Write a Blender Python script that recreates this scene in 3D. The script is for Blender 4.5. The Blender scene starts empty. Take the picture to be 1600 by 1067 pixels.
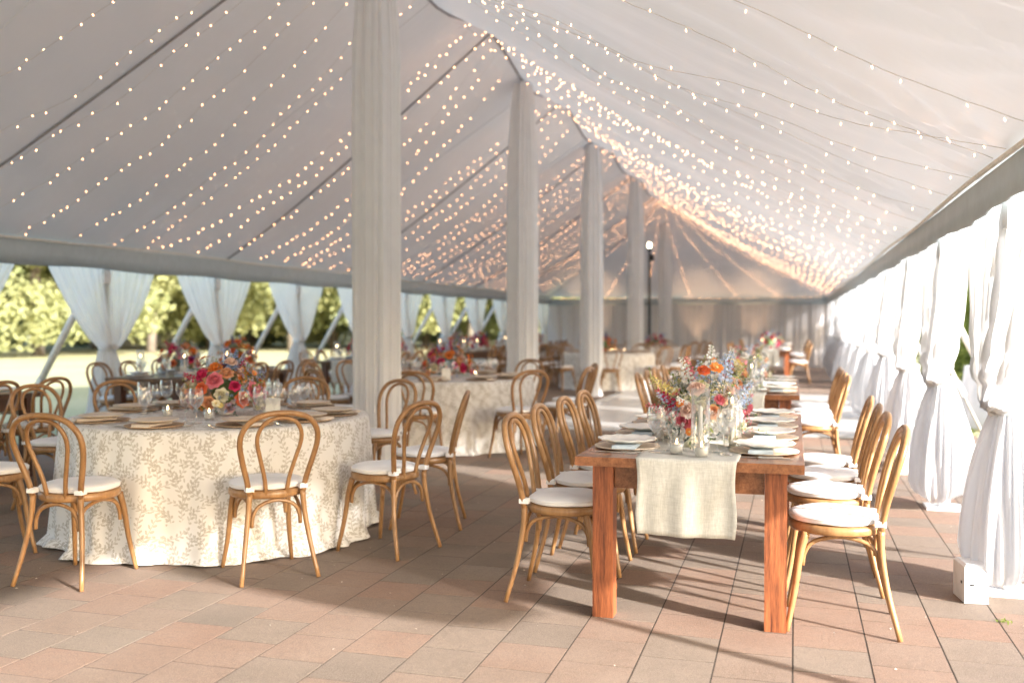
import bpy, math, random
import numpy as np
from mathutils import Vector, Matrix
R = math.radians
PI = math.pi
sc = bpy.context.scene
COL = sc.collection
random.seed(7)
rng = np.random.default_rng(7)

# ---------------------------------------------------------------- camera, world, sun, exposure
cam_d = bpy.data.cameras.new('camera')
cam = bpy.data.objects.new('camera', cam_d)
COL.objects.link(cam)
sc.camera = cam
cam.location = (0, 0, 1.36)
cam.rotation_euler = (R(90 - 1.09), 0, R(16.4))
cam_d.sensor_width = 36
cam_d.lens = 33.75
cam_d.clip_start = 0.05
cam_d.clip_end = 2000
cam_d.dof.use_dof = True
cam_d.dof.focus_distance = 4.65
cam_d.dof.aperture_fstop = 1.4

SUN_AZ, SUN_EL = 116.0, 20.5          # azimuth clockwise from +Y, degrees
w = bpy.data.worlds.new('World')
sc.world = w
w.use_nodes = True
nt = w.node_tree
bg = nt.nodes['Background']
sky = nt.nodes.new('ShaderNodeTexSky')
sky.sky_type = 'NISHITA'
sky.sun_disc = False
sky.sun_elevation = R(SUN_EL)
sky.sun_rotation = R(SUN_AZ)
sky.dust_density = 2.5
nt.links.new(sky.outputs[0], bg.inputs[0])
bg.inputs[1].default_value = 0.15
sd = bpy.data.lights.new('sun', 'SUN')
sun = bpy.data.objects.new('sun', sd)
COL.objects.link(sun)
sd.energy = 4.2
sd.angle = R(1.6)
sd.color = (1.0, 0.985, 0.965)
tosun = Vector((math.sin(R(SUN_AZ)) * math.cos(R(SUN_EL)), math.cos(R(SUN_AZ)) * math.cos(R(SUN_EL)), math.sin(R(SUN_EL))))
sun.rotation_euler = tosun.to_track_quat('Z', 'Y').to_euler()
sc.view_settings.view_transform = 'Standard'
sc.view_settings.look = 'None'
sc.view_settings.exposure = 1.95
sc.view_settings.gamma = 1.0
sc.view_settings.use_curve_mapping = False
sc.render.engine = 'CYCLES'
cy = sc.cycles
cy.use_denoising = True
cy.max_bounces = 12
cy.diffuse_bounces = 6
cy.glossy_bounces = 4
cy.transmission_bounces = 8
cy.transparent_max_bounces = 24
cy.sample_clamp_indirect = 6
cy.sample_clamp_direct = 0
cy.caustics_reflective = False
cy.caustics_refractive = False

# ---------------------------------------------------------------- helpers
BAD = []
def tag(o, label=None, cat=None, group=None, kind=None):
    if label: o['label'] = label
    if label and len(label.replace('-', ' ').split()) > 16: BAD.append(label)
    if cat: o['category'] = cat
    if group: o['group'] = group
    if kind: o['kind'] = kind
    return o

def empty(name, loc=(0, 0, 0), rz=0.0, parent=None):
    o = bpy.data.objects.new(name, None)
    o.empty_display_size = 0.05
    COL.objects.link(o)
    o.location = loc
    o.rotation_euler = (0, 0, rz)
    if parent: o.parent = parent
    return o

class MB:
    """collects vertices and faces, builds one mesh"""
    def __init__(s):
        s.v = []; s.f = []; s.uv = None; s.mi = []
    def add(s, v, f, mi=0):
        n = len(s.v)
        s.v.extend([tuple(p) for p in v])
        s.f.extend([tuple(i + n for i in q) for q in f])
        s.mi.extend([mi] * len(f))
        return s
    def box(s, x0, x1, y0, y1, z0, z1, b=0.0, mi=0):
        if b <= 0:
            v = [(x0,y0,z0),(x1,y0,z0),(x1,y1,z0),(x0,y1,z0),(x0,y0,z1),(x1,y0,z1),(x1,y1,z1),(x0,y1,z1)]
            return s.add(v, [(0,3,2,1),(4,5,6,7),(0,1,5,4),(1,2,6,5),(2,3,7,6),(3,0,4,7)], mi)
        v = [(x0,y0,z0),(x1,y0,z0),(x1,y1,z0),(x0,y1,z0),(x0,y0,z1-b),(x1,y0,z1-b),(x1,y1,z1-b),(x0,y1,z1-b),
             (x0+b,y0+b,z1),(x1-b,y0+b,z1),(x1-b,y1-b,z1),(x0+b,y1-b,z1)]
        return s.add(v, [(0,3,2,1),(8,9,10,11),(0,1,5,4),(1,2,6,5),(2,3,7,6),(3,0,4,7),(4,5,9,8),(5,6,10,9),(6,7,11,10),(7,4,8,11)], mi)
    def tube(s, pts, r, seg=8, closed=False, cap=True, flat=1.0, mi=0):
        P = [Vector(p) for p in pts]
        n = len(P)
        rr = r if hasattr(r, '__len__') else [r] * n
        T = []
        for i in range(n):
            a = P[(i - 1) % n] if (closed or i > 0) else P[0]
            b = P[(i + 1) % n] if (closed or i < n - 1) else P[-1]
            t = (b - a)
            T.append(t.normalized() if t.length > 1e-9 else Vector((0, 0, 1)))
        up = Vector((0, 0, 1)) if abs(T[0].z) < 0.9 else Vector((1, 0, 0))
        N = (up - T[0] * up.dot(T[0])).normalized()
        V = []
        for i in range(n):
            N = (N - T[i] * N.dot(T[i]))
            N = N.normalized() if N.length > 1e-6 else T[i].orthogonal().normalized()
            B = T[i].cross(N)
            for k in range(seg):
                a = 2 * PI * k / seg
                V.append(P[i] + N * math.cos(a) * rr[i] + B * math.sin(a) * rr[i] * flat)
        F = []
        m = n if closed else n - 1
        for i in range(m):
            for k in range(seg):
                a = i * seg + k; b = i * seg + (k + 1) % seg
                c = ((i + 1) % n) * seg + (k + 1) % seg; d = ((i + 1) % n) * seg + k
                F.append((a, b, c, d))
        if cap and not closed:
            F.append(tuple(range(seg - 1, -1, -1)))
            F.append(tuple((n - 1) * seg + k for k in range(seg)))
        return s.add(V, F, mi)
    def lathe(s, prof, seg=20, c=(0, 0, 0), mi=0, sx=1, sy=1):
        V = []; F = []
        for (r, z) in prof:
            for k in range(seg):
                a = 2 * PI * k / seg
                V.append((c[0] + r * math.cos(a) * sx, c[1] + r * math.sin(a) * sy, c[2] + z))
        for i in range(len(prof) - 1):
            for k in range(seg):
                a = i * seg + k; b = i * seg + (k + 1) % seg
                F.append((a, b, b + seg, a + seg))
        return s.add(V, F, mi)
    def grid(s, nu, nv, fn, mi=0, wrap=False):
        V = [fn(i / (nu - (0 if wrap else 1)), j / (nv - 1)) for j in range(nv) for i in range(nu)]
        F = []
        for j in range(nv - 1):
            for i in range(nu if wrap else nu - 1):
                a = j * nu + i; b = j * nu + (i + 1) % nu
                F.append((a, b, b + nu, a + nu))
        return s.add(V, F, mi)
    def mesh(s, name, mats, smooth=False):
        me = bpy.data.meshes.new(name)
        me.from_pydata([tuple(p) for p in s.v], [], s.f)
        for m in (mats if isinstance(mats, (list, tuple)) else [mats]):
            me.materials.append(m)
        if isinstance(mats, (list, tuple)) and len(mats) > 1:
            me.polygons.foreach_set('material_index', s.mi)
        if smooth:
            me.polygons.foreach_set('use_smooth', [True] * len(me.polygons))
        if s.uv is not None:
            uvl = me.uv_layers.new(name='UVMap')
            vi = np.empty(len(me.loops), dtype=np.int32)
            me.loops.foreach_get('vertex_index', vi)
            uvl.data.foreach_set('uv', np.asarray(s.uv, dtype=np.float32)[vi].ravel())
        me.update()
        return me
    def build(s, name, mats, parent=None, smooth=False, loc=None, rz=None):
        o = bpy.data.objects.new(name, s.mesh(name, mats, smooth))
        COL.objects.link(o)
        if parent: o.parent = parent
        if loc: o.location = loc
        if rz is not None: o.rotation_euler = (0, 0, rz)
        return o

def inst(name, mesh, parent=None, loc=(0, 0, 0), rot=(0, 0, 0), scale=1.0):
    o = bpy.data.objects.new(name, mesh)
    COL.objects.link(o)
    if parent: o.parent = parent
    o.location = loc
    o.rotation_euler = rot
    o.scale = (scale, scale, scale) if not hasattr(scale, '__len__') else scale
    return o

def copy_tree(o, parent=None):
    c = o.copy()
    COL.objects.link(c)
    if parent is not None: c.parent = parent
    for ch in o.children:
        copy_tree(ch, c)
    return c

def spline(pts, n):
    """Catmull-Rom through pts"""
    P = [Vector(p) for p in pts]
    P = [P[0] * 2 - P[1]] + P + [P[-1] * 2 - P[-2]]
    out = []
    m = len(P) - 3
    for i in range(n):
        t = i / (n - 1) * m
        k = min(int(t), m - 1); t -= k
        a, b, c, d = P[k:k + 4]
        out.append(0.5 * ((2 * b) + (c - a) * t + (2 * a - 5 * b + 4 * c - d) * t * t + (3 * b - a - 3 * c + d) * t ** 3))
    return out

# ---------------------------------------------------------------- materials
class NT:
    def __init__(s, name):
        s.mat = bpy.data.materials.new(name)
        s.mat.use_nodes = True
        s.t = s.mat.node_tree
        s.b = s.t.nodes['Principled BSDF']
        s.out = s.t.nodes['Material Output']
    def n(s, typ, **kw):
        nd = s.t.nodes.new(typ)
        for k, v in kw.items(): setattr(nd, k, v)
        return nd
    def l(s, a, b): s.t.links.new(a, b)
    def m(s, op, a, b=None, c=None):
        nd = s.n('ShaderNodeMath', operation=op)
        for i, x in enumerate((a, b, c)):
            if x is None: continue
            if isinstance(x, (int, float)): nd.inputs[i].default_value = x
            else: s.l(x, nd.inputs[i])
        return nd.outputs[0]
    def coords(s, which='Object', scale=None):
        tc = s.n('ShaderNodeTexCoord')
        o = tc.outputs[which]
        if scale:
            mp = s.n('ShaderNodeMapping')
            mp.inputs['Scale'].default_value = scale
            s.l(o, mp.inputs[0]); o = mp.outputs[0]
        return o
    def noise(s, scale, detail=3, vec=None, rough=0.5):
        nd = s.n('ShaderNodeTexNoise')
        nd.inputs['Scale'].default_value = scale
        nd.inputs['Detail'].default_value = detail
        nd.inputs['Roughness'].default_value = rough
        if vec is not None: s.l(vec, nd.inputs['Vector'])
        return nd.outputs['Fac']
    def ramp(s, fac, stops):
        nd = s.n('ShaderNodeValToRGB')
        e = nd.color_ramp.elements
        while len(e) < len(stops): e.new(0.5)
        for i, (p, c) in enumerate(stops):
            e[i].position = p
            e[i].color = (c[0], c[1], c[2], 1)
        s.l(fac, nd.inputs[0])
        return nd.outputs[0]
    def mix(s, fac, a, b, mode='MIX'):
        nd = s.n('ShaderNodeMix', data_type='RGBA', blend_type=mode)
        for sock, x in ((nd.inputs[0], fac), (nd.inputs[6], a), (nd.inputs[7], b)):
            if isinstance(x, (int, float)): sock.default_value = x
            elif isinstance(x, tuple): sock.default_value = (*x, 1)
            else: s.l(x, sock)
        return nd.outputs[2]
    def bump(s, h, strength=0.3, dist=0.01):
        nd = s.n('ShaderNodeBump')
        nd.inputs['Strength'].default_value = strength
        nd.inputs['Distance'].default_value = dist
        s.l(h, nd.inputs['Height'])
        s.l(nd.outputs[0], s.b.inputs['Normal'])
        return nd
    def base(s, c, rough=0.6, spec=0.5, metal=0.0):
        if isinstance(c, tuple): s.b.inputs['Base Color'].default_value = (*c, 1)
        else: s.l(c, s.b.inputs['Base Color'])
        if isinstance(rough, (int, float)): s.b.inputs['Roughness'].default_value = rough
        else: s.l(rough, s.b.inputs['Roughness'])
        s.b.inputs['Specular IOR Level'].default_value = spec
        s.b.inputs['Metallic'].default_value = metal
        return s

def simple(name, c, rough=0.6, spec=0.5, metal=0.0, nscale=12, namt=0.12, bump=0.0):
    t = NT(name)
    v = t.coords('Object')
    f = t.noise(nscale, 4, v)
    d = tuple(max(0, x * (1 - namt)) for x in c); e = tuple(min(1, x * (1 + namt)) for x in c)
    t.base(t.ramp(f, [(0.3, d), (0.7, e)]), rough, spec, metal)
    if bump: t.bump(t.noise(nscale * 6, 3, v), bump, 0.004)
    return t.mat

def fabric(name, c, transl=0.5, rough=0.9, weave=400, clear=0.0, bump=0.15, nz=None):
    """thin cloth: diffuse + translucent, optionally see-through"""
    t = NT(name)
    v = t.coords('Object')
    f = t.noise(6, 3, v)
    col = t.ramp(f, [(0.25, tuple(x * 0.95 for x in c)), (0.75, c)])
    t.base(col, rough, 0.2)
    t.bump(t.noise(weave, 2, v), bump, 0.001)
    tr = t.n('ShaderNodeBsdfTranslucent')
    t.l(col, tr.inputs[0])
    mx = t.n('ShaderNodeMixShader')
    mx.inputs[0].default_value = transl
    t.l(t.b.outputs[0], mx.inputs[1]); t.l(tr.outputs[0], mx.inputs[2])
    o = mx.outputs[0]
    if clear > 0:
        tp = t.n('ShaderNodeBsdfTransparent')
        m2 = t.n('ShaderNodeMixShader')
        m2.inputs[0].default_value = clear
        t.l(o, m2.inputs[1]); t.l(tp.outputs[0], m2.inputs[2])
        o = m2.outputs[0]
    t.l(o, t.out.inputs[0])
    return t.mat

def wood(name, dark, light, rough=0.4, scale=(14, 14, 1.2), spec=0.5, grain=1.0, bump=0.15, rnd=0.25):
    t = NT(name)
    v = t.coords('Object', scale)
    inf = t.n('ShaderNodeObjectInfo')
    add = t.n('ShaderNodeVectorMath', operation='ADD')
    cmb = t.n('ShaderNodeCombineXYZ')
    r = t.m('MULTIPLY', inf.outputs['Random'], 37.0)
    for i in range(3): t.l(r, cmb.inputs[i])
    t.l(v, add.inputs[0]); t.l(cmb.outputs[0], add.inputs[1])
    f = t.noise(2.2, 6, add.outputs[0], 0.62)
    g = t.noise(9 * grain, 4, add.outputs[0], 0.6)
    h = t.m('ADD', t.m('MULTIPLY', f, 0.65), t.m('MULTIPLY', g, 0.35))
    c = t.ramp(h, [(0.34, dark), (0.5, tuple((a + b) / 2 for a, b in zip(dark, light))), (0.66, light)])
    k = t.m('ADD', t.m('MULTIPLY', inf.outputs['Random'], rnd), 1 - rnd / 2)
    vm = t.n('ShaderNodeVectorMath', operation='SCALE')
    t.l(c, vm.inputs[0]); t.l(k, vm.inputs['Scale'])
    t.base(vm.outputs[0], rough, spec)
    t.bump(h, bump, 0.004)
    return t.mat

def emit(name, c, strength, sample=True):
    t = NT(name)
    e = t.n('ShaderNodeEmission')
    e.inputs[0].default_value = (*c, 1)
    e.inputs[1].default_value = strength
    t.l(e.outputs[0], t.out.inputs[0])
    if not sample:
        t.mat.cycles.emission_sampling = 'NONE'
    return t.mat

def glass(name, tint=(1, 1, 1), gloss=1.0, haze=0.0):
    """thin clear glass: mostly see-through, bright rims and highlights by Fresnel"""
    t = NT(name)
    t.b.inputs['Base Color'].default_value = (*tint, 1)
    lw = t.n('ShaderNodeLayerWeight'); lw.inputs[0].default_value = 0.42
    tp = t.n('ShaderNodeBsdfTransparent'); tp.inputs[0].default_value = (*[0.97 * x for x in tint], 1)
    gl = t.n('ShaderNodeBsdfGlossy'); gl.inputs['Roughness'].default_value = 0.03
    gl.inputs[0].default_value = (1, 1, 1, 1)
    mx = t.n('ShaderNodeMixShader')
    f = t.m('MINIMUM', t.m('ADD', t.m('MULTIPLY', t.m('POWER', lw.outputs['Facing'], 1.6), 0.75 * gloss), 0.05), 0.9)
    t.l(f, mx.inputs[0]); t.l(tp.outputs[0], mx.inputs[1]); t.l(gl.outputs[0], mx.inputs[2])
    o = mx.outputs[0]
    if haze > 0:
        df = t.n('ShaderNodeBsdfTranslucent'); df.inputs[0].default_value = (0.9, 0.9, 0.9, 1)
        m2 = t.n('ShaderNodeMixShader'); m2.inputs[0].default_value = haze
        t.l(o, m2.inputs[1]); t.l(df.outputs[0], m2.inputs[2]); o = m2.outputs[0]
    t.l(o, t.out.inputs[0])
    t.t.nodes.remove(t.b)
    return t.mat

M = {}
M['roof'] = None
M['drape'] = fabric('sheer white drape toned for sun', (0.68, 0.685, 0.71), 0.40, clear=0.13)  # aisle side copy of the curtain cloth, darkened against the direct sun
M['drape_lawn'] = fabric('white lawn side drape toned for skylight', (0.96, 0.935, 0.90), 0.72, clear=0.09)  # lawn side copy of the same cloth, brightened and warmed to offset blue skylight
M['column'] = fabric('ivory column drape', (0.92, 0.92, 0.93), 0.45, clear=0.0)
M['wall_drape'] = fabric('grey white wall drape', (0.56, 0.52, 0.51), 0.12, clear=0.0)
M['band'] = simple('silver satin tie', (0.62, 0.66, 0.67), 0.4)
M['valance'] = simple('valance vinyl', (0.41, 0.48, 0.52), 0.5, namt=0.05)
M['white_paint'] = simple('white painted metal', (0.75, 0.76, 0.77), 0.35)
M['alu'] = simple('aluminium', (0.6, 0.62, 0.63), 0.35, metal=0.6)
M['webbing'] = simple('webbing strap', (0.42, 0.39, 0.34), 0.8)
M['sleeve'] = simple('pale strap sleeve', (0.74, 0.70, 0.64), 0.7)
M['black'] = simple('black metal', (0.02, 0.02, 0.022), 0.4)
M['seam'] = simple('seam webbing', (0.30, 0.29, 0.30), 0.7)
M['bent'] = wood('honey bentwood', (0.24, 0.118, 0.045), (0.43, 0.24, 0.105), 0.32, (10, 10, 2.0), 0.5, 1.0, 0.05, 0.22)
M['cushion'] = simple('white cushion cloth', (0.84, 0.83, 0.83), 0.85, 0.2, nscale=8, namt=0.03, bump=0.1)
M['farm_top'] = wood('stained table board', (0.13, 0.045, 0.02), (0.36, 0.15, 0.065), 0.26, (13, 1.0, 13), 0.55, 1.2, 0.12, 0.3)
M['farm_leg'] = wood('stained table leg', (0.07, 0.018, 0.008), (0.45, 0.14, 0.05), 0.42, (20, 20, 1.3), 0.5, 1.5, 0.8, 0.2)
M['dark_top'] = wood('dark stained board', (0.06, 0.028, 0.015), (0.16, 0.075, 0.035), 0.3, (9, 1.2, 9))
M['dark_leg'] = wood('dark stained leg', (0.05, 0.02, 0.01), (0.15, 0.06, 0.028), 0.4, (11, 11, 1.1))
M['plate'] = simple('ivory glazed plate', (0.80, 0.77, 0.72), 0.22, 0.6, namt=0.03)
M['plate_beige'] = simple('beige glazed plate', (0.62, 0.52, 0.42), 0.3, 0.6, namt=0.04)
M['charger'] = simple('woven tan charger', (0.46, 0.31, 0.20), 0.6, nscale=120, namt=0.35, bump=0.5)
M['charger_pale'] = simple('pale wooden charger', (0.76, 0.64, 0.52), 0.5, nscale=60, namt=0.15)
M['napkin_blue'] = simple('pale blue napkin', (0.50, 0.57, 0.62), 0.9, 0.1, namt=0.05, bump=0.2)
M['napkin_beige'] = simple('beige napkin', (0.66, 0.57, 0.48), 0.9, 0.1, namt=0.05, bump=0.2)
M['silver'] = simple('polished flatware', (0.75, 0.73, 0.70), 0.15, metal=1.0, namt=0.03)
M['glass'] = glass('clear glass')
M['glassw'] = glass('clear water', (0.96, 0.98, 1.0), 0.8, 0.18)
M['wax'] = simple('ivory wax', (0.82, 0.78, 0.70), 0.45, namt=0.02)
M['flame'] = emit('candle flame', (1.0, 0.62, 0.28), 14, False)
M['bulb'] = emit('warm mini bulb', (1.0, 0.47, 0.22), 5.0, False)
M['globe'] = emit('lamp globe', (1.0, 0.78, 0.5), 6, True)
M['wire'] = simple('white light wire', (0.62, 0.58, 0.52), 0.6)
M['card'] = simple('white card', (0.8, 0.78, 0.74), 0.8)
M['ceramic'] = simple('ribbed pale vase', (0.72, 0.68, 0.62), 0.3, namt=0.04)
M['green'] = simple('flower leaf green', (0.10, 0.16, 0.045), 0.5, nscale=30, namt=0.4)
M['green_pale'] = simple('pale leaf green', (0.28, 0.33, 0.10), 0.5, nscale=30, namt=0.3)
M['green_blue'] = simple('blue green foliage', (0.10, 0.17, 0.15), 0.6, nscale=30, namt=0.3)
M['stem'] = simple('flower stem', (0.12, 0.18, 0.05), 0.6)
FC = {'coral': (0.78, 0.20, 0.08), 'peach': (0.82, 0.42, 0.24), 'blush': (0.80, 0.55, 0.47), 'cream': (0.82, 0.72, 0.55),
      'magenta': (0.60, 0.035, 0.14), 'red': (0.62, 0.03, 0.05), 'rose': (0.76, 0.22, 0.28), 'mauve': (0.55, 0.34, 0.36),
      'blue': (0.28, 0.38, 0.62), 'paleblue': (0.48, 0.56, 0.74), 'indigo': (0.05, 0.04, 0.25), 'yellow': (0.72, 0.60, 0.24),
      'orange': (0.85, 0.27, 0.06), 'white': (0.84, 0.80, 0.74)}
for k, c in FC.items():
    t = NT(k + ' petals')
    v = t.coords('Object')
    lw = t.n('ShaderNodeLayerWeight'); lw.inputs[0].default_value = 0.3
    col = t.ramp(t.noise(55, 3, v), [(0.25, tuple(x * 0.85 for x in c)), (0.7, tuple(min(.9, x * 1.25 + 0.02) for x in c))])
    t.base(col, 0.6, 0.25)
    tr = t.n('ShaderNodeBsdfTranslucent'); t.l(col, tr.inputs[0])
    mx = t.n('ShaderNodeMixShader'); mx.inputs[0].default_value = 0.3
    t.l(t.b.outputs[0], mx.inputs[1]); t.l(tr.outputs[0], mx.inputs[2]); t.l(mx.outputs[0], t.out.inputs[0])
    M['f_' + k] = t.mat

def m_roof():
    t = NT('tent roof vinyl')
    v = t.coords('Object')
    col = t.ramp(t.noise(0.7, 3, v), [(0.3, (0.80, 0.80, 0.80)), (0.7, (0.85, 0.85, 0.85))])
    t.base(col, 0.36, 0.5)
    big = t.noise(1.6, 3, t.coords('Object', (1.0, 2.2, 1.0)))
    t.bump(big, 0.22, 0.05)
    tr = t.n('ShaderNodeBsdfTranslucent'); tr.inputs[0].default_value = (0.66, 0.74, 0.86, 1)
    mx = t.n('ShaderNodeMixShader'); mx.inputs[0].default_value = 0.055
    t.l(t.b.outputs[0], mx.inputs[1]); t.l(tr.outputs[0], mx.inputs[2]); t.l(mx.outputs[0], t.out.inputs[0])
    return t.mat
M['roof'] = m_roof()

def m_paver():
    t = NT('concrete paver')
    inf = t.n('ShaderNodeObjectInfo')
    geo = t.n('ShaderNodeNewGeometry')
    tc = t.coords('Object')
    # colour of the individual slab: per object for single stones, per island for the joined ones
    wn = t.n('ShaderNodeTexWhiteNoise', noise_dimensions='2D')
    cx = t.n('ShaderNodeCombineXYZ')
    t.l(inf.outputs['Random'], cx.inputs[0]); t.l(geo.outputs['Random Per Island'], cx.inputs[1])
    t.l(cx.outputs[0], wn.inputs[0])
    col = t.ramp(wn.outputs[0], [(0.0, (0.165, 0.118, 0.086)), (0.3, (0.22, 0.153, 0.108)), (0.55, (0.25, 0.143, 0.094)), (0.78, (0.285, 0.140, 0.084)), (1.0, (0.21, 0.157, 0.115))])
    pos = t.n('ShaderNodeNewGeometry').outputs['Position']
    spk = t.noise(260, 3, pos, 0.7)
    big = t.noise(2.3, 5, pos, 0.6)
    mid = t.noise(26, 6, pos, 0.72)
    grit = t.noise(95, 4, pos, 0.75)
    c2 = t.mix(t.ramp(spk, [(0.35, (0, 0, 0)), (0.72, (1, 1, 1))]), t.mix(0.35, col, (0.0, 0.0, 0.0)), t.mix(0.35, col, (0.60, 0.52, 0.44)))
    c3 = t.mix(t.m('MULTIPLY', t.ramp(mid, [(0.45, (0, 0, 0)), (0.75, (1, 1, 1))]), 0.5), c2, (0.15, 0.11, 0.085))
    c4 = t.mix(t.m('MULTIPLY', t.ramp(big, [(0.35, (0, 0, 0)), (0.7, (1, 1, 1))]), 0.30), c3, (0.36, 0.28, 0.22))
    c4 = t.mix(t.m('MULTIPLY', t.ramp(grit, [(0.5, (0, 0, 0)), (0.68, (1, 1, 1))]), 0.55), c4, (0.13, 0.10, 0.085))
    t.base(c4, 0.85, 0.3)
    t.bump(t.m('ADD', t.m('ADD', spk, grit), t.m('MULTIPLY', mid, 1.5)), 0.7, 0.005)
    return t.mat
M['paver'] = m_paver()
M['joint'] = simple('sandy joint soil', (0.055, 0.04, 0.03), 0.95, nscale=60, namt=0.4)

def m_dance():
    t = NT('white dance floor vinyl')
    pos = t.n('ShaderNodeNewGeometry').outputs['Position']
    t.base(t.ramp(t.noise(3, 4, pos), [(0.3, (0.50, 0.48, 0.46)), (0.7, (0.58, 0.56, 0.54))]), 0.22, 0.5)
    return t.mat
M['dance'] = m_dance()

def m_lawn():
    t = NT('mown lawn')
    pos = t.n('ShaderNodeNewGeometry').outputs['Position']
    a = t.noise(0.13, 4, pos); b = t.noise(9, 4, pos, 0.7)
    c = t.ramp(t.m('ADD', t.m('MULTIPLY', a, 0.6), t.m('MULTIPLY', b, 0.4)), [(0.35, (0.36, 0.35, 0.18)), (0.5, (0.46, 0.43, 0.25)), (0.65, (0.55, 0.50, 0.31))])
    t.base(c, 0.95, 0.1)
    t.bump(b, 0.6, 0.02)
    return t.mat
M['lawn'] = m_lawn()

def m_leaf(name, a, b, scale=1.3):
    t = NT(name)
    pos = t.n('ShaderNodeNewGeometry').outputs['Position']
    f = t.noise(scale, 4, pos, 0.7)
    c = t.ramp(f, [(0.3, a), (0.7, b)])
    t.base(c, 0.6, 0.25)
    tr = t.n('ShaderNodeBsdfTranslucent'); t.l(c, tr.inputs[0])
    mx = t.n('ShaderNodeMixShader'); mx.inputs[0].default_value = 0.35
    t.l(t.b.outputs[0], mx.inputs[1]); t.l(tr.outputs[0], mx.inputs[2]); t.l(mx.outputs[0], t.out.inputs[0])
    return t.mat
M['leaf_gold'] = m_leaf('yellow green leaves', (0.20, 0.23, 0.10), (0.46, 0.45, 0.21), 0.5)
M['leaf_olive'] = m_leaf('olive leaves', (0.20, 0.24, 0.11), (0.42, 0.44, 0.22), 0.5)
M['leaf_dark'] = m_leaf('dark green leaves', (0.045, 0.07, 0.03), (0.13, 0.17, 0.07), 1.0)
M['leaf_hedge'] = m_leaf('lime hedge leaves', (0.09, 0.13, 0.02), (0.22, 0.26, 0.06), 2.5)
M['bark'] = simple('tree bark', (0.16, 0.13, 0.10), 0.9, nscale=8, namt=0.4, bump=0.5)

def m_vine():
    """cream cloth printed with sprigs of small leaves; UV is in metres"""
    t = NT('cream cloth with leaf sprig print')
    uv = t.n('ShaderNodeUVMap').outputs[0]
    wob = t.n('ShaderNodeTexNoise'); wob.inputs['Scale'].default_value = 3.0
    t.l(uv, wob.inputs['Vector'])
    sub = t.n('ShaderNodeVectorMath', operation='MULTIPLY_ADD')
    t.l(wob.outputs['Color'], sub.inputs[0]); sub.inputs[1].default_value = (0.10, 0.10, 0); t.l(uv, sub.inputs[2])
    sp = t.n('ShaderNodeSeparateXYZ'); t.l(sub.outputs[0], sp.inputs[0])
    U, V = sp.outputs[0], sp.outputs[1]
    total = None
    for rot, S, ph, ns in ((0.15, 0.105, 0.0, 0.0), (0.95, 0.115, 0.3, 5.0), (-0.75, 0.11, 0.7, 11.0)):
        cr, sr = math.cos(rot), math.sin(rot)
        u = t.m('ADD', t.m('MULTIPLY', U, cr), t.m('MULTIPLY', V, sr))
        v = t.m('SUBTRACT', t.m('MULTIPLY', V, cr), t.m('MULTIPLY', U, sr))
        us = t.m('ADD', t.m('DIVIDE', u, S), ph)
        c = t.m('FLOOR', us)
        uu = t.m('MULTIPLY', t.m('SUBTRACT', t.m('SUBTRACT', us, c), 0.5), S)
        vv = t.m('ADD', v, t.m('MULTIPLY', c, 0.371))
        du = t.m('SUBTRACT', uu, t.m('MULTIPLY', t.m('SINE', t.m('MULTIPLY', vv, 2 * PI / 0.26)), 0.017))
        stem = t.m('LESS_THAN', t.m('ABSOLUTE', du), 0.0014)
        acc = stem
        d = 0.030
        for sgn, off in ((1, 0.0), (-1, 0.5)):
            w_ = t.m('MULTIPLY', t.m('SUBTRACT', t.m('FRACT', t.m('ADD', t.m('DIVIDE', vv, d), off)), 0.5), d)
            a = t.m('SUBTRACT', t.m('MULTIPLY', du, sgn), 0.0125)
            p = t.m('MULTIPLY', t.m('ADD', a, w_), 0.7071)
            q = t.m('MULTIPLY', t.m('SUBTRACT', a, w_), 0.7071)
            e = t.m('ADD', t.m('POWER', t.m('ABSOLUTE', t.m('DIVIDE', p, 0.0115)), 2.0), t.m('POWER', t.m('ABSOLUTE', t.m('DIVIDE', q, 0.0050)), 1.6))
            leaf = t.m('LESS_THAN', e, 1.0)
            hollow = t.m('SUBTRACT', leaf, t.m('MULTIPLY', t.m('LESS_THAN', e, 0.45), 0.45))
            acc = t.m('MAXIMUM', acc, hollow)
        off = t.n('ShaderNodeVectorMath', operation='ADD'); off.inputs[1].default_value = (ns, ns, 0); t.l(uv, off.inputs[0])
        nz = t.n('ShaderNodeTexNoise'); nz.inputs['Scale'].default_value = 4.2; nz.inputs['Detail'].default_value = 1
        t.l(off.outputs[0], nz.inputs['Vector'])
        mask = t.m('GREATER_THAN', nz.outputs['Fac'], 0.41)
        acc = t.m('MULTIPLY', acc, mask)
        total = acc if total is None else t.m('MAXIMUM', total, acc)
    col = t.mix(t.m('MULTIPLY', total, 0.85), (0.76, 0.745, 0.725), (0.38, 0.34, 0.28))
    t.base(col, 0.85, 0.2)
    t.bump(t.noise(500, 2, uv), 0.2, 0.001)
    return t.mat
M['vine'] = m_vine()

def m_linen():
    t = NT('slubby pale linen')
    v = t.coords('Object', (60, 60, 7))
    v2 = t.coords('Object', (9, 9, 60))
    f = t.m('ADD', t.m('MULTIPLY', t.noise(3, 4, v, 0.7), 0.6), t.m('MULTIPLY', t.noise(3, 4, v2, 0.7), 0.4))
    g = t.noise(7, 4, t.coords('Object'))
    h = t.m('ADD', t.m('MULTIPLY', f, 0.75), t.m('MULTIPLY', g, 0.25))
    t.base(t.ramp(h, [(0.38, (0.46, 0.45, 0.41)), (0.6, (0.66, 0.65, 0.60))]), 0.85, 0.2)
    t.bump(f, 0.35, 0.003)
    return t.mat
M['linen'] = m_linen()

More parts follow.
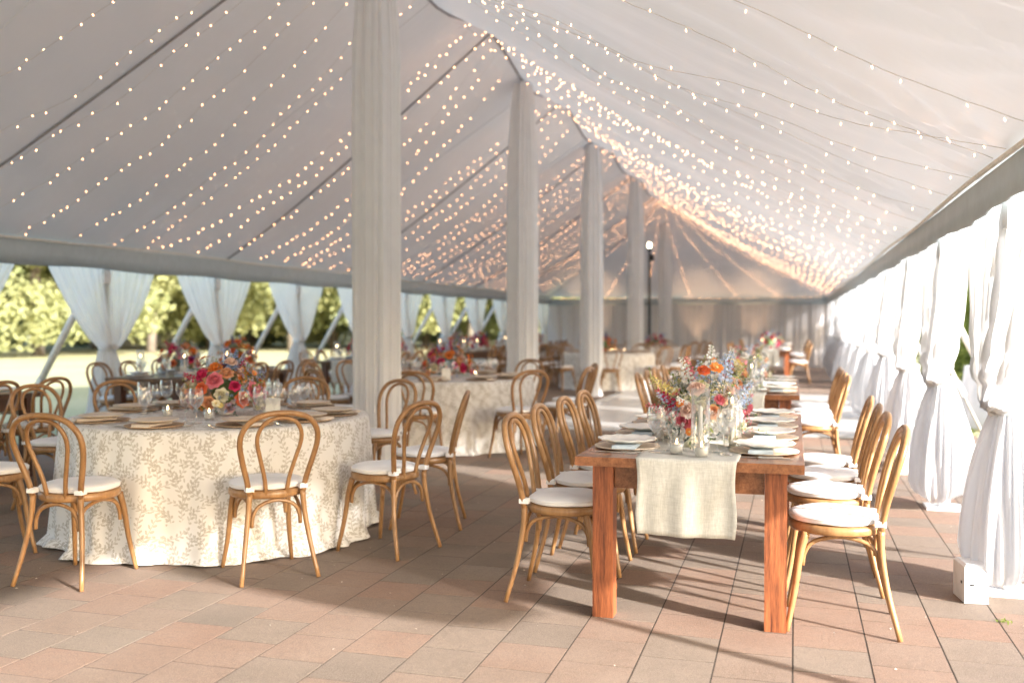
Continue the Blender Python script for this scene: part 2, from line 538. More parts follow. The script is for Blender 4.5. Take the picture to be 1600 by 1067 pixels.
# ---------------------------------------------------------------- tent dimensions
XC, XL, XR = -3.6, -8.0, 1.1          # ridge, left eave, right eave
RZ_ = 4.80                             # ridge height
def EZ(x): return 2.235 + (2.105 - 2.235) * (x + 8.0) / 9.1      # eave height, a little lower on the aisle side
Y0, Y1 = -2.2, 31.4                    # ends
PN, PF = 3.4, 27.2                     # first and last ridge pole
POSTS_R = [-0.6, 3.4, 5.36, 7.66, 9.77, 11.95, 14.15, 16.4, 18.7, 21.0, 23.3, 25.6, 27.9, 30.2]
POSTS_L = [0.4, 2.75, 5.05, 7.4, 9.7, 12.0, 14.35, 16.7, 19.0, 21.3, 23.7, 26.0, 28.3, 30.6]
SEAMS = [(3.6, 3.2), (7.45, 7.0), (11.3, 12.2), (15.1, 16.0), (19.0, 19.8), (22.8, 23.4), (26.7, 27.0)]

def roof_z(x, y):
    hw = (x - XC) / (XR - XC) if x > XC else (XC - x) / (XC - XL)
    t = max(hw, 0)
    if y > PF: t = max(t, (y - PF) / (Y1 - PF))
    if y < PN: t = max(t, (PN - y) / (PN - Y0))
    t = min(t, 1)
    rz = RZ_ + 0.13 * math.cos((y - 7.45) / 3.82 * 2 * PI)
    return EZ(x) + (rz - EZ(x)) * (1 - t) ** 1.06

def roof_fold(x, y):
    dz = 0.0
    if x > XC + 0.5:
        for py in POSTS_R:
            dx, dy = x - XR, y - py
            d = math.hypot(dx, dy)
            if 0.02 < d < 3.6:
                a = math.atan2(dy, -dx)
                dz += 0.030 * math.exp(-d / 2.0) * min(1, d / 0.6) * math.sin(20 * a + py * 3) * max(0, math.cos(a)) * (1 if a * math.sin(py * 9 + 1) > -.1 else .35)
                if d < 1.3: dz -= 0.026 * math.exp(-((math.hypot(dx * 0.75, dy * 1.5) - 0.55 - 0.12 * math.sin(py * 5)) / 0.07) ** 2)
    elif x < XC - 0.5:
        for py in POSTS_L:
            dx, dy = x - XL, y - py
            d = math.hypot(dx, dy)
            if 0.02 < d < 2.5:
                a = math.atan2(dy, dx)
                dz += 0.010 * math.exp(-d / 0.9) * min(1, d / 0.25) * math.sin(18 * a + py * 3) * max(0, math.cos(a))
    return dz

# ---------------------------------------------------------------- setting: ground, lawn, paving
gb = MB()
gb.add([(-400, -120, -0.06), (300, -120, -0.06), (300, 500, -0.06), (-400, 500, -0.06)], [(0, 1, 2, 3)])
tag(gb.build('lawn', M['lawn']), kind='structure')

PAV = empty('paving'); tag(PAV, kind='structure')
PX0, PX1, PY0, PY1 = -8.4, 2.1, -3.0, 32.0
jb = MB(); jb.box(PX0, PX1, PY0, PY1, -0.08, -0.0014)
jb.build('joint_bed', M['joint'], PAV)
T = 0.30
G_ = 0.0034
sm_variants = []
for k in range(6):
    q = MB(); tx, ty = [random.uniform(-0.0003, 0.0003) for _ in range(2)]
    h = T / 2 - G_
    q.box(-h, h, -h, h, -0.04, 0.0)
    q.v = [(x, y, z + tx * x / h + ty * y / h) for x, y, z in q.v]
    sm_variants.append(q.mesh('paving_stone', M['paver']))
cells = []
ci = 0
xx = PX0
xi = 0
SX = -0.058 + 0.0   # joint offset so that lines fall as in the photograph
cols_n = int((PX1 - PX0) / T)
def view(x, y):
    th = R(16.4)
    zc = -x * math.sin(th) + y * math.cos(th)
    xc = x * math.cos(th) + y * math.sin(th)
    return zc, (800 + 1500 * xc / zc if zc > 0.1 else None)
for i in range(cols_n):
    cxp = PX0 + (i + 0.5) * T
    off = 0.5 * T * (i % 2)
    j = 0
    while True:
        cyp = PY0 + off + (j + 0.5) * T
        j += 1
        if cyp > PY1 - T / 2: break
        zc, px = view(cxp, cyp)
        vis = zc > 3.3 and px is not None and -60 < px < 1660
        cells.append((zc if vis else 999 + zc, cxp, cyp))
cells.sort()
for n, (zc, x, y) in enumerate(cells[:300]):
    inst('paving_stone', sm_variants[n % 6], PAV, (x, y, random.uniform(-0.0005, 0.0005)), (0, 0, (n * 7 % 4) * PI / 2))
rest = MB()
h = T / 2 - G_
for zc, x, y in cells[300:]:
    dz = random.uniform(-0.0005, 0.0005)
    rest.v.extend([(x-h, y-h, dz), (x+h, y-h, dz), (x+h, y+h, dz), (x-h, y+h, dz), (x-h, y-h, -.03), (x+h, y-h, -.03), (x+h, y+h, -.03), (x-h, y+h, -.03)])
    n = len(rest.v) - 8
    rest.f.extend([(n, n+1, n+2, n+3), (n+4, n+5, n+1, n), (n+5, n+6, n+2, n+1), (n+6, n+7, n+3, n+2), (n+7, n+4, n, n+3)])
rest.mi = [0] * len(rest.f)
tag(rest.build('distant_paving_stones', M['paver'], PAV), kind='stuff')

# dance floor laid on the paving
DF = empty('dance_floor'); tag(DF, 'pale glossy panelled dance floor laid on the paving in the middle of the tent', 'dance floor')
dx0, dx1, dy0, dy1 = -3.2, 0.90, 12.0, 18.8
pw = (dx1 - dx0) / 4; pl = (dy1 - dy0) / 6
for i in range(4):
    for j in range(6):
        p = MB(); p.box(dx0 + i*pw + .003, dx0 + (i+1)*pw - .003, dy0 + j*pl + .003, dy0 + (j+1)*pl - .003, 0.004, 0.032, 0.002)
        p.build('panel', M['dance'], DF)
for (a, b, c, d) in ((dx0-.06, dx1+.06, dy0-.06, dy0-.001), (dx0-.06, dx1+.06, dy1+.001, dy1+.06), (dx0-.06, dx0-.001, dy0, dy1), (dx1+.001, dx1+.06, dy0, dy1)):
    p = MB(); p.box(a, b, c, d, 0.004, 0.030, 0.012); p.build('edge_trim', M['alu'], DF)

# ---------------------------------------------------------------- tent roof
TENT = empty('tent', (XC, 14, 0))
tag(TENT, 'large white event tent with a high ridge and grey valance over the whole paved terrace', 'tent')
def tpart(mb, name, mat, smooth=False):
    o = mb.build(name, mat, TENT, smooth)
    o.location = (-XC, -14, 0)
    return o
xs = list(np.concatenate([np.linspace(XL, XC - 0.02, 64), [XC], np.linspace(XC + 0.02, -1.6, 26), np.linspace(-1.5, XR, 60)]))
ys = list(np.concatenate([np.linspace(Y0, 2, 26)[:-1], np.linspace(2, 13, 170)[:-1], np.linspace(13, Y1, 120)]))
rb = MB()
rb.v = [(x, y, roof_z(x, y) + roof_fold(x, y)) for y in ys for x in xs]
nx = len(xs)
rb.f = [(j*nx+i, j*nx+i+1, (j+1)*nx+i+1, (j+1)*nx+i) for j in range(len(ys)-1) for i in range(nx-1)]
rb.mi = [0] * len(rb.f)
tpart(rb, 'roof', M['roof'], True)
# seams
for (ya, ye) in SEAMS:
    for xe in (XL,):
        yee = ye if xe == XL else ya + 0.2
        pts = []
        for k in range(30):
            t_ = k / 29
            x = XC + (xe - XC) * t_; y = ya + (yee - ya) * t_
            pts.append((x, y, roof_z(x, y) + roof_fold(x, y) - 0.012))
        s = MB(); s.tube(pts, 0.013 if xe == XL else 0.003, 4)
        tpart(s, 'seam', M['seam'] if xe == XL else M['sleeve'])
for ya in (5.5, 9.3, 13.2, 17.0, 20.9):
    s = MB(); s.tube([(XC + (XL - XC) * k / 24, ya + .5 * k / 24, roof_z(XC + (XL - XC) * k / 24, ya + .5 * k / 24) - .006) for k in range(25)], 0.0045, 4)
    tpart(s, 'panel_seam', M['roof'])
s = MB()
s.tube([(XC, y, roof_z(XC, y) - 0.02) for y in np.linspace(PN, PF, 60)], 0.016, 5)
for (cx_, cy_) in ((XL, Y1), (XR, Y1)):
    s.tube([(XC + (cx_ - XC) * t_, PF + (cy_ - PF) * t_, roof_z(XC + (cx_ - XC) * t_, PF + (cy_ - PF) * t_) - 0.02) for t_ in np.linspace(0, 1, 20)], 0.012, 5)
tpart(s, 'ridge_webbing', M['seam'])
# valances with scalloped thickness
def valance(p0, p1, z0, z1, n, out):
    b = MB()
    P0, P1 = Vector(p0), Vector(p1)
    for k in range(n + 1):
        t_ = k / n
        p = P0.lerp(P1, t_)
        wv = 0.010 * math.sin(k * 1.7) + 0.006 * math.sin(k * 0.61)
        low = z0 + 0.012 * math.sin(k * 0.37)
        q = Vector(out) * wv
        for (o, z) in ((0, z1), (0.3, (z0+z1)/2), (1, low)):
            b.v.append((p.x + q.x*o, p.y + q.y*o, z))
        for (o, z) in ((1, low), (0.3, (z0+z1)/2), (0, z1)):
            b.v.append((p.x + q.x*o + out[0]*0.012, p.y + q.y*o + out[1]*0.012, z))
    for k in range(n):
        for m_ in range(5):
            a = k*6 + m_
            b.f.append((a, a+1, a+7, a+6))
    b.mi = [0] * len(b.f)
    return b
tpart(valance((XL + .15, Y0, 0), (XL + .15, Y1, 0), 1.99, EZ(XL) + 0.02, 260, (-1, 0)), 'valance', M['valance'], True)
tpart(valance((XR - .15, Y0, 0), (XR - .15, Y1, 0), 1.93, EZ(XR) + 0.02, 260, (1, 0)), 'valance', M['valance'], True)
tpart(valance((XL, Y1 - .22, 0), (XR, Y1 - .22, 0), 1.95, 2.17 + 0.005, 90, (0, 1)), 'valance', M['valance'], True)
tpart(valance((XL, Y0, 0), (XR, Y0, 0), 1.98, 2.17 + 0.005, 90, (0, -1)), 'valance', M['valance'], True)
e = MB()
e.tube([(XL+.17, y, EZ(XL) + .03 + 0.01*math.sin(y*1.3)) for y in np.linspace(Y0, Y1, 120)], 0.014, 5)
e.tube([(XR-.17, y, EZ(XR) + .03 + 0.01*math.sin(y*1.3)) for y in np.linspace(Y0, Y1, 120)], 0.014, 5)
tpart(e, 'eave_webbing', M['sleeve'])

# ---------------------------------------------------------------- drapes
def pleat(u, z, seed, n=9):
    return (math.sin(u * n * PI + seed) + 0.5 * math.sin(u * n * 1.73 * PI + seed * 2.1 + z * 0.8) + 0.3 * math.sin(u * n * 2.9 * PI + seed * 0.7 - z * 1.3)) / 1.8

def side_curtain(side, py, seed, wtop, q, label, ztie=0.95):
    x = (XR - 0.06) if side > 0 else (XL + 0.06)
    o = empty('tied_curtain', (x, py, 0))
    tag(o, label, 'curtain', 'white tied curtains along the %s side of the tent' % ('aisle' if side > 0 else 'lawn'))
    ztop = 2.02
    wt = 0.085
    near = py < 13
    NU = 110 if near else 60
    NV = 30 if near else 16
    b = MB()
    def up(u, t_):
        u = u * 2 - 1
        z = ztie + (ztop - ztie) * t_
        w_ = wt + (wtop - wt) * t_ ** q
        # cloth hangs fuller to the middle as it nears the tie
        amp = (0.016 + 0.030 * (1 - t_) ** 0.5) * (1.5 if side > 0 else 1)
        if t_ < 0.12: amp *= 0.6
        y = w_ * (u + 0.05 * math.sin(u * 9 + seed) * (1 - t_))
        xx_ = amp * pleat(u + 0.03 * math.sin(z * 4 + seed), z, seed, 15) - side * 0.05 * (1 - abs(u) ** 2) * (1 - t_)
        zz = z - (0.03 * (1 - t_) * abs(u))
        return (xx_ + wt * 0.5 * -side * (1 - t_) ** 3, y, zz)
    b.grid(NU, NV, up)
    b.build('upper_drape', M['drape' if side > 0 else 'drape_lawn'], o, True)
    if 3 < py < 4 and side > 0: return o      # unseen upper swag only, added to shade the floor further in
    # below the tie: a full, rounded bundle round the post
    b = MB()
    wb = (0.25 + 0.03 * math.sin(seed * 3)) if side > 0 else (0.30 + 0.04 * math.sin(seed * 3))
    NA = 150 if near else 60
    NZ = 26 if near else 14
    def lo(u, t_):
        a = u * 2 * PI
        z = ztie * (1 - t_) + 0.075 * t_
        s_ = t_
        if side > 0:
            r = 0.07 + (wb - 0.07) * (math.sin(min(1, s_ * 1.18) * PI / 2)) ** 0.85
            if s_ > 0.86: r *= math.sqrt(max(0.10, 1 - ((s_ - 0.86) / 0.15) ** 2))
            z += 0.03 * math.sin(a * 2 + seed) * s_
        else:
            r = 0.07 + (wb - 0.07) * s_ ** 0.7
            z = ztie * (1 - t_) + 0.01 * t_
        n_ = 12 if side > 0 else 13
        am = 0.010 + 0.026 * min(1, s_ * 2.0) * (1 if s_ < 0.86 else 0.6)
        r += am * (math.sin(a * n_ + seed + z * 1.2 + 1.4 * math.sin(a * 2 + seed)) * 0.6 + 0.5 * math.sin(a * (n_ + 6) + seed * 1.9 - z * 2 + math.sin(a * 3)) + 0.35 * math.sin(a * 31 + z * 5 + seed))
        r += 0.03 * s_ * math.sin(a * 3 + seed)
        return (r * 0.9 * math.cos(a) - side * 0.02 * s_, r * 1.15 * math.sin(a), z)
    b.grid(NA, NZ, lo, wrap=True)
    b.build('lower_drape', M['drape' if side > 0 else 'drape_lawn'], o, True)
    b = MB()
    b.lathe([(0.080, ztie - 0.045), (0.096, ztie - 0.03), (0.092, ztie), (0.098, ztie + 0.025), (0.082, ztie + 0.045)], 24)
    b.build('tie_band', M['band'], o, True)
    return o

def post(side, py, label):
    x = (XR - 0.04) if side > 0 else (XL + 0.04)
    o = empty('side_post', (x, py, 0))
    tag(o, label, 'tent post', 'white side posts of the tent')
    b = MB(); b.lathe([(0.030, 0.02), (0.030, 2.10), (0.0, 2.10)], 12); b.build('pole', M['alu'], o, True)
    b = MB(); b.box(-0.13, 0.13, -0.13, 0.13, 0.001, 0.014, 0.004); b.lathe([(0.045, 0.014), (0.045, 0.07), (0.034, 0.08)], 14); b.build('base_plate', M['white_paint'], o)
    b = MB(); b.box(-0.045, 0.045, -0.06, 0.06, 1.84, 2.0, 0.01); b.build('bracket', M['white_paint'], o)
    return o

ORD = ['nearest', 'second', 'third', 'fourth', 'fifth', 'sixth', 'seventh', 'eighth', 'ninth', 'tenth', 'eleventh', 'twelfth', 'thirteenth', 'last']
k_ = 0
for py in POSTS_R:
    if py < 5: nm = ('beside the camera', 'unseen, added for shade,')[POSTS_R.index(py)]
    else: nm = ORD[k_] if k_ < 13 else 'last'
    side_curtain(1, py, py * 2.7, 1.10 if py > 0 else 0.7, 0.36, 'sunlit sheer white curtain with silver tie, %s along the aisle side' % nm, 0.93 if py < 10 else 1.0)
    post(1, py, 'white tent post with square foot inside the %s aisle curtain' % nm)
    k_ += py > 5
k_ = 0
for py in POSTS_L:
    if py < 7: continue
    nm = ORD[k_] if k_ < 13 else 'last'
    side_curtain(-1, py, py * 1.9, 0.93, 0.70, 'white curtain gathered to a waist against the lawn, %s from the camera' % nm, 1.06)
    post(-1, py, 'slim tent post hidden in the %s lawn side curtain' % nm)
    k_ += 1

# end wall drapes (far end)
npan = 6
for i in range(npan):
    a = XL + (XR - XL) * i / npan; b_ = XL + (XR - XL) * (i + 1) / npan
    b = MB()
    def fw(u, t_, a=a, b_=b_, i=i):
        x = a + (b_ - a) * u
        z = 0.01 + 1.98 * t_
        d = 0.045 * pleat(u, z, i * 1.7, 7) + 0.06 * math.sin(u * PI * 2 + i) * (1 - t_)
        return (x, Y1 - 0.12 + d, z)
    b.grid(70, 8, fw)
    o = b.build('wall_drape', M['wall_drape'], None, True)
    tag(o, 'grey white pleated drape closing the far end, %s' % (['in the left corner', 'second from the left corner', 'third from the left corner', 'third from the right corner', 'second from the right corner', 'in the right corner'][i]), 'drape', 'wall drapes at the far end')
# left side far solid drape near corner
# ---------------------------------------------------------------- centre columns
COLS = [(-3.62, 7.97, 'nearest'), (-3.6, 12.75, 'second'), (-3.6, 17.5, 'third'), (-3.6, 22.5, 'fourth'), (-3.6, 27.9, 'farthest')]
for i, (x, y, nm) in enumerate(COLS):
    o = empty('draped_column', (x, y, 0))
    tag(o, 'tent pole wrapped in long ivory drape, %s of the row under the ridge' % nm, 'draped column', 'draped centre columns')
    top = roof_z(x, y) - 0.06
    b = MB()
    NA = 260 if i < 2 else 140
    def cf(u, t_, i=i, top=top):
        a = u * 2 * PI
        z = 0.02 + (top - 0.02) * t_
        s_ = z
        r = 0.200
        if z < 0.55:  # gathered in by a tie near the floor
            r = 0.11 + 0.090 * min(1, abs(z - 0.28) / 0.30) ** 0.7
        if i == 0 and z < 0.55: r = 0.200 + 0.10 * (0.55 - z)
        if z > top - 1.2: r = 0.200 - 0.075 * ((z - (top - 1.2)) / 1.2) ** 1.3
        am = 0.026 if z > 0.5 else 0.016
        rr = r + am * (0.45 * math.sin(a * 5 + i * 2 + 0.3 * math.sin(z * .7)) + 0.25 * math.sin(a * 11 + i + .2 * z + 1.5 * math.sin(a * 2 + i)) + 0.16 * math.sin(a * 19 + i * 5 - .25 * z + 1.8 * math.sin(a * 3)) + .10 * math.sin(a * 33 + i + .3 * z + 2.5 * math.sin(a * 2)))
        rr = rr + 0.014 * math.sin(a * 2 + i + z * 0.3)
        for q_, (ca_, dp_) in enumerate(((.4, .03), (1.5, .022), (2.3, .028), (3.6, .026), (4.3, .03), (5.2, .024), (5.8, .022))):
            dd_ = math.sin((a - ca_ - i * .9 - .05 * math.sin(z * .8 + q_)) / 2)
            rr -= dp_ * math.exp(-(dd_ / .035) ** 2)
        return (rr * math.cos(a), rr * math.sin(a), z)
    b.grid(NA, 44, cf, wrap=True)
    b.build('drape', M['column'], o, True)
    if i > 0:
        b = MB(); b.lathe([(0.105, 0.24), (0.13, 0.26), (0.13, 0.31), (0.105, 0.33)], 20); b.build('tie_band', M['column'], o, True)
    b = MB(); b.lathe([(0.05, 0.005), (0.05, top + 0.03)], 12); b.build('pole', M['alu'], o, True)

# ---------------------------------------------------------------- string lights
bulb_v, bulb_f = [], []
pr = [(0.0, 0.0), (0.0042, 0.004), (0.0062, 0.014), (0.004, 0.024), (0.0, 0.030)]
for (r, z) in pr[1:-1]:
    for k in range(5):
        a = 2 * PI * k / 5
        bulb_v.append((r * math.cos(a), r * math.sin(a), z))
bulb_v += [(0, 0, 0), (0, 0, 0.030)]
for i in range(2):
    for k in range(5):
        bulb_f.append((i*5+k, i*5+(k+1) % 5, (i+1)*5+(k+1) % 5, (i+1)*5+k))
for k in range(5):
    bulb_f.append((15, (k+1) % 5, k)); bulb_f.append((16, 10+k, 10+(k+1) % 5))
def strand(p0, p1, sag, lab, near=False, curve=None, n=None):
    P0, P1 = Vector(p0), Vector(p1)
    L = (P1 - P0).length
    o = empty('string_light', P0)
    tag(o, lab, 'string lights', 'strands of warm fairy lights under the tent roof')
    N = max(8, int(L / 0.145))
    pts = []
    for k in range(N * 2 + 1):
        t_ = k / (N * 2)
        p = P0.lerp(P1, t_)
        if curve is None:
            rz = roof_z(min(max(p.x, XL), XR), p.y)
            z = rz - 0.035 - sag * 4 * t_ * (1 - t_) * (1 + 0.12 * math.sin(t_ * 25 + L * 9))
        else:
            z = p.z - sag * 4 * t_ * (1 - t_)
        pts.append(Vector((p.x + random.uniform(-.006, .006), p.y + random.uniform(-.006, .006) + 0.02 * math.sin(t_ * 11 + L * 3), z)) - P0)
    wbm = MB(); wbm.tube(pts[::2] if not near else pts, 0.0020 if near else 0.0014, 3, cap=False)
    wbm.build('wire', M['wire'], o)
    b = MB()
    for k in range(1, N):
        if random.random() < 0.09: continue
        p = pts[2 * k].lerp(pts[2 * k + 1], random.random() * .8) + Vector((random.uniform(-.012, .012), random.uniform(-.03, .03), random.uniform(-.02, .004)))
        d = Vector((random.uniform(-.5, .5), random.uniform(-.5, .5), random.choice((-1, -1, 1)) * random.uniform(0.6, 1))).normalized()
        q = d.to_track_quat('Z', 'Y').to_matrix()
        s_ = 0.58 if near else 0.78
        b.add([p + q @ (Vector(v) * s_) for v in bulb_v], bulb_f)
    tag(b.build('bulbs', M['bulb'], o), kind='stuff')
    return o
apw = ['camera end apex', 'first visible apex', 'second apex', 'third apex', 'fourth apex', 'fifth apex', 'farthest apex']
for ai, (ya, ye) in enumerate(SEAMS):
    if ai == 0: offs_l, offs_r = [1.2, 2.0], [0.7, 1.5]
    elif ai == 1: offs_l, offs_r = [-1.7, -1.0, -0.3, 0.5, 1.2, 1.9, 2.6, 3.2], [-2.6, -1.7, -0.9, -0.1, 0.7, 1.5]
    else: offs_l, offs_r = [-1.7, -0.95, -0.2, 0.5, 1.2, 1.9], [-2.6, -1.7, -0.9, -0.1, 0.7, 1.5]
    for si, (xe, offs) in enumerate(((XL, offs_l), (XR, offs_r))):
        for oi, of in enumerate(offs):
            a = (XC + random.uniform(-.12, .12), ya + random.uniform(-.15, .15) + (0.48 * of if ai > 0 else 0.3))
            ey = (ye if xe == XL else ya) + of
            x_e = xe + (0.18 if xe == XL else -0.18)
            strand((a[0], a[1], roof_z(*a)), (x_e, ey, EZ(x_e)), random.uniform(0.10, 0.26),
                   'fairy light strand, %s to %s eave, %s of its fan' % (apw[ai], 'lawn side' if si == 0 else 'aisle side', ORD[oi]),
                   near=(ai <= 1))
# extra dense runs beside the ridge (far right slope) and swags to the far eave
for k, (x1, y1) in enumerate([(-6.0, Y1 - .1), (-4.6, Y1 - .1), (-3.2, Y1 - .1), (-1.7, Y1 - .1), (-0.4, Y1 - .1)]):
    strand((XC, 26.9, roof_z(XC, 26.9)), (x1, y1, 2.17), 0.12, 'strand of fairy lights swagged to the far end eave, %s from the left' % ORD[k] if k else 'strand of fairy lights swagged to the far end eave, leftmost of its fan')
for k in range(4):
    ya = 12.5 + k * 4.0
    strand((XC, ya, roof_z(XC, ya)), (XR - .18, ya + 1.9, 2.1), 0.2, 'extra strand of fairy lights on the aisle side slope, %s one from the camera' % ORD[k])
for k, (xa, xb) in enumerate(((-7.6, -4.0), (-3.6, 0.9))):
    strand((xa, Y1 - .25, 2.20), (xb, Y1 - .25, 2.20), 0.02, 'run of fairy lights along the far end eave, %s half' % ('lawn side' if k == 0 else 'aisle side'), curve=1)

# street lamp standing inside the tent and a slim black stand
o = empty('lamp_post', (-3.63, 25.0, 0)); tag(o, 'black lamp post with a lit round globe standing among the far columns', 'lamp post')
b = MB(); b.lathe([(0.13, 0), (0.13, 0.1), (0.06, 0.2), (0.04, 0.5), (0.03, 3.2), (0.05, 3.25), (0.05, 3.32)], 12); b.build('pole', M['black'], o, True)
b = MB(); b.lathe([(0.0, 3.32), (0.035, 3.325), (0.052, 3.37), (0.046, 3.42), (0.022, 3.45), (0, 3.455)], 14); b.build('lamp_globe', M['globe'], o, True)
b = MB(); b.box(0.02, 0.12, -0.05, 0.05, 2.98, 3.14, 0.01); b.build('junction_box', M['black'], o)
# uplights at the far drape
for k, (x, lab) in enumerate(((-6.3, 'left'), (-3.0, 'middle'), (-1.2, 'right'))):
    o = empty('uplight', (x, 30.75, 0)); tag(o, 'small black uplight on the floor warming the far drape, %s one of three' % lab, 'uplight', 'uplights at the far drape')
    b = MB(); b.lathe([(0.08, 0), (0.09, 0.16), (0.07, 0.165), (0.06, 0.15)], 12); b.build('housing', M['black'], o, True)
    b = MB(); b.lathe([(0.0, 0.152), (0.06, 0.153)], 12); b.build('lens', M['globe'], o)
    ld = bpy.data.lights.new('uplight_lamp', 'SPOT'); ld.energy = 26; ld.color = (1.0, 0.62, 0.36); ld.spot_size = R(58); ld.spot_blend = 0.8; ld.shadow_soft_size = 0.05
    lo_ = bpy.data.objects.new('uplight_lamp', ld); COL.objects.link(lo_); lo_.parent = o; lo_.location = (0, 0.0, 0.2); lo_.rotation_euler = (R(180 - 8), 0, 0)

# ---------------------------------------------------------------- chairs
def make_chair():
    root = empty('bentwood_chair')
    def yb(z): return -0.185 - 0.110 * max(0, (z - 0.45) / 0.44) ** 1.35
    def hoop(half, r, n=34):
        pts = [(x, yb(z), z) for x, z in half]
        pts = pts + [(-x, y, z) for x, y, z in reversed(pts[:-1])]
        P = spline(pts, n)
        b = MB(); b.tube(P, r, 8); return b
    outer = [(-0.1425, .450), (-0.160, .54), (-0.188, .64), (-0.206, .73), (-0.196, .80), (-0.150, .858), (-0.08, .885), (0, .892)]
    inner = [(-0.055, .452), (-0.066, .54), (-0.092, .64), (-0.116, .73), (-0.113, .79), (-0.085, .838), (-0.045, .860), (0, .866)]
    hoop(outer, 0.0155, 40).build('outer_hoop', M['bent'], root, True)
    hoop(inner, 0.0118, 32).build('inner_hoop', M['bent'], root, True)
    for s_ in (-1, 1):
        b = MB(); b.tube(spline([(s_*.1425, -.185, .462), (s_*.150, -.188, .36), (s_*.172, -.212, .20), (s_*.205, -.262, 0.0)], 12), list(np.linspace(0.0165, 0.0115, 12)), 8)
        b.build('leg', M['bent'], root, True)
        b = MB(); b.tube(spline([(s_*.150, .125, .436), (s_*.160, .150, .34), (s_*.172, .172, .18), (s_*.196, .205, 0.0)], 12), list(np.linspace(0.0185, 0.0115, 12)), 8)
        b.build('leg', M['bent'], root, True)
    b = MB(); b.lathe([(0.0, .438), (0.175, .436), (0.196, .430), (0.204, .438), (0.205, .462), (0.198, .470), (0.17, .472), (0.0, .472)], 36); b.build('seat', M['bent'], root, True)
    def arch(a, c, zl=.285, zt=.420):
        A, C_ = Vector(a), Vector(c)
        P = [(*A.xy, zl), (*A.lerp(C_, .03).xy, zl + .06), (*A.lerp(C_, .16).xy, zt - .025), (*A.lerp(C_, .5).xy, zt), (*A.lerp(C_, .84).xy, zt - .025), (*A.lerp(C_, .97).xy, zl + .06), (*C_.xy, zl)]
        q = MB(); q.tube(spline(P, 22), 0.0105, 6); return q
    fl, fr, rl, rr_ = (-.142, .140, 0), (.142, .140, 0), (-.130, -.182, 0), (.130, -.182, 0)
    arch(rl, rr_).build('brace', M['bent'], root, True)
    arch(fl, fr).build('brace', M['bent'], root, True)
    arch(fl, rl).build('brace', M['bent'], root, True)
    arch(fr, rr_).build('brace', M['bent'], root, True)
    b = MB()
    NA = 40
    def cu(prof):
        for (r, z) in prof:
            for k in range(NA):
                a = 2 * PI * k / NA
                x, y = r * math.cos(a), r * math.sin(a)
                lim = -0.86 * r
                y = y if y > lim else lim + (y - lim) * 0.4
                b.v.append((x, y, z + 0.0015 * math.sin(a * 5)))
    prof = [(0.0, .514), (0.10, .515), (0.165, .513), (0.190, .507), (0.200, .500), (0.203, .497), (0.200, .494), (0.202, .485), (0.198, .478), (0.18, .4735)]
    cu(prof)
    for i in range(len(prof) - 1):
        for k in range(NA):
            a_ = i * NA + k; c_ = i * NA + (k + 1) % NA
            b.f.append((a_, c_, c_ + NA, a_ + NA))
    b.mi = [0] * len(b.f)
    cush = b.build('cushion', M['cushion'], root, True)
    for s_ in (-1, 1):
        b = MB(); b.box(s_*.1435 - .021, s_*.1435 + .021, -.207, -.160, .476, .502, 0.004)
        b.build('tie_strap', M['cushion'], cush)
    return root
CH = make_chair()
chair_used = [False]
def chair(x, y, face, lab, group, jitter=True):
    """face: angle (deg) of the direction the sitter looks, counted from +X"""
    if chair_used[0]: o = copy_tree(CH)
    else: o = CH; chair_used[0] = True
    j = random.uniform(-3, 3) if jitter else 0
    o.location = (x, y, 0.0015)
    o.rotation_euler = (0, 0, R(face - 90 + j))
    return tag(o, lab, 'chair', group)

# ---------------------------------------------------------------- table ware meshes
def ring_profile(R_, h, lip): return [(0.0, 0.004), (R_*.62, 0.004), (R_*.80, h*.55), (R_*.97, h), (R_, h + .001), (R_*.99, h - lip), (R_*.80, h*.55 - lip), (R_*.62, 0.0), (0, 0.0)]
def lm(name, prof, mat, seg=24, smooth=True):
    b = MB(); b.lathe(prof, seg); return b.mesh(name, mat, smooth)
def scallop(name, R_, h, mat):
    b = MB(); n = 48
    prof = ring_profile(R_, h, 0.004)
    for (r, z) in prof:
        for k in range(n):
            a = 2*PI*k/n
            q = r * (1 + (0.022 * abs(math.sin(a*6)) if r > R_*.7 else 0))
            b.v.append((q*math.cos(a), q*math.sin(a), z + (0.0022*math.sin(a*12) if r > R_*.9 else 0)))
    for i in range(len(prof)-1):
        for k in range(n):
            a_ = i*n+k; c_ = i*n+(k+1) % n
            b.f.append((a_, c_, c_+n, a_+n))
    b.mi = [0]*len(b.f)
    return b.mesh(name, mat, True)
ME = {}
ME['plate'] = scallop('dinner_plate', 0.142, 0.020, M['plate'])
ME['plate_beige'] = lm('dinner_plate', ring_profile(0.138, 0.016, 0.004), M['plate_beige'], 32)
ME['charger'] = lm('charger_plate', ring_profile(0.168, 0.012, 0.006), M['charger'], 36)
ME['charger_pale'] = lm('charger_plate', ring_profile(0.160, 0.012, 0.005), M['charger_pale'], 36)
gob = [(0.0, 0.003), (0.034, 0.002), (0.036, 0.004), (0.012, 0.010), (0.0045, 0.022), (0.0042, 0.075), (0.010, 0.084), (0.030, 0.105), (0.040, 0.130), (0.0415, 0.150), (0.038, 0.178), (0.034, 0.198)]
win = [(0.0, 0.003), (0.031, 0.002), (0.033, 0.004), (0.010, 0.010), (0.0040, 0.022), (0.0040, 0.085), (0.010, 0.094), (0.028, 0.115), (0.0345, 0.140), (0.033, 0.165), (0.029, 0.190)]
ME['goblet'] = lm('bowl', gob, M['glass'], 22)
ME['goblet_water'] = lm('water', [(0.0, 0.086), (0.012, 0.090), (0.028, 0.106), (0.038, 0.130), (0.0395, 0.150), (0.039, 0.158), (0.0, 0.158)], M['glassw'], 18)
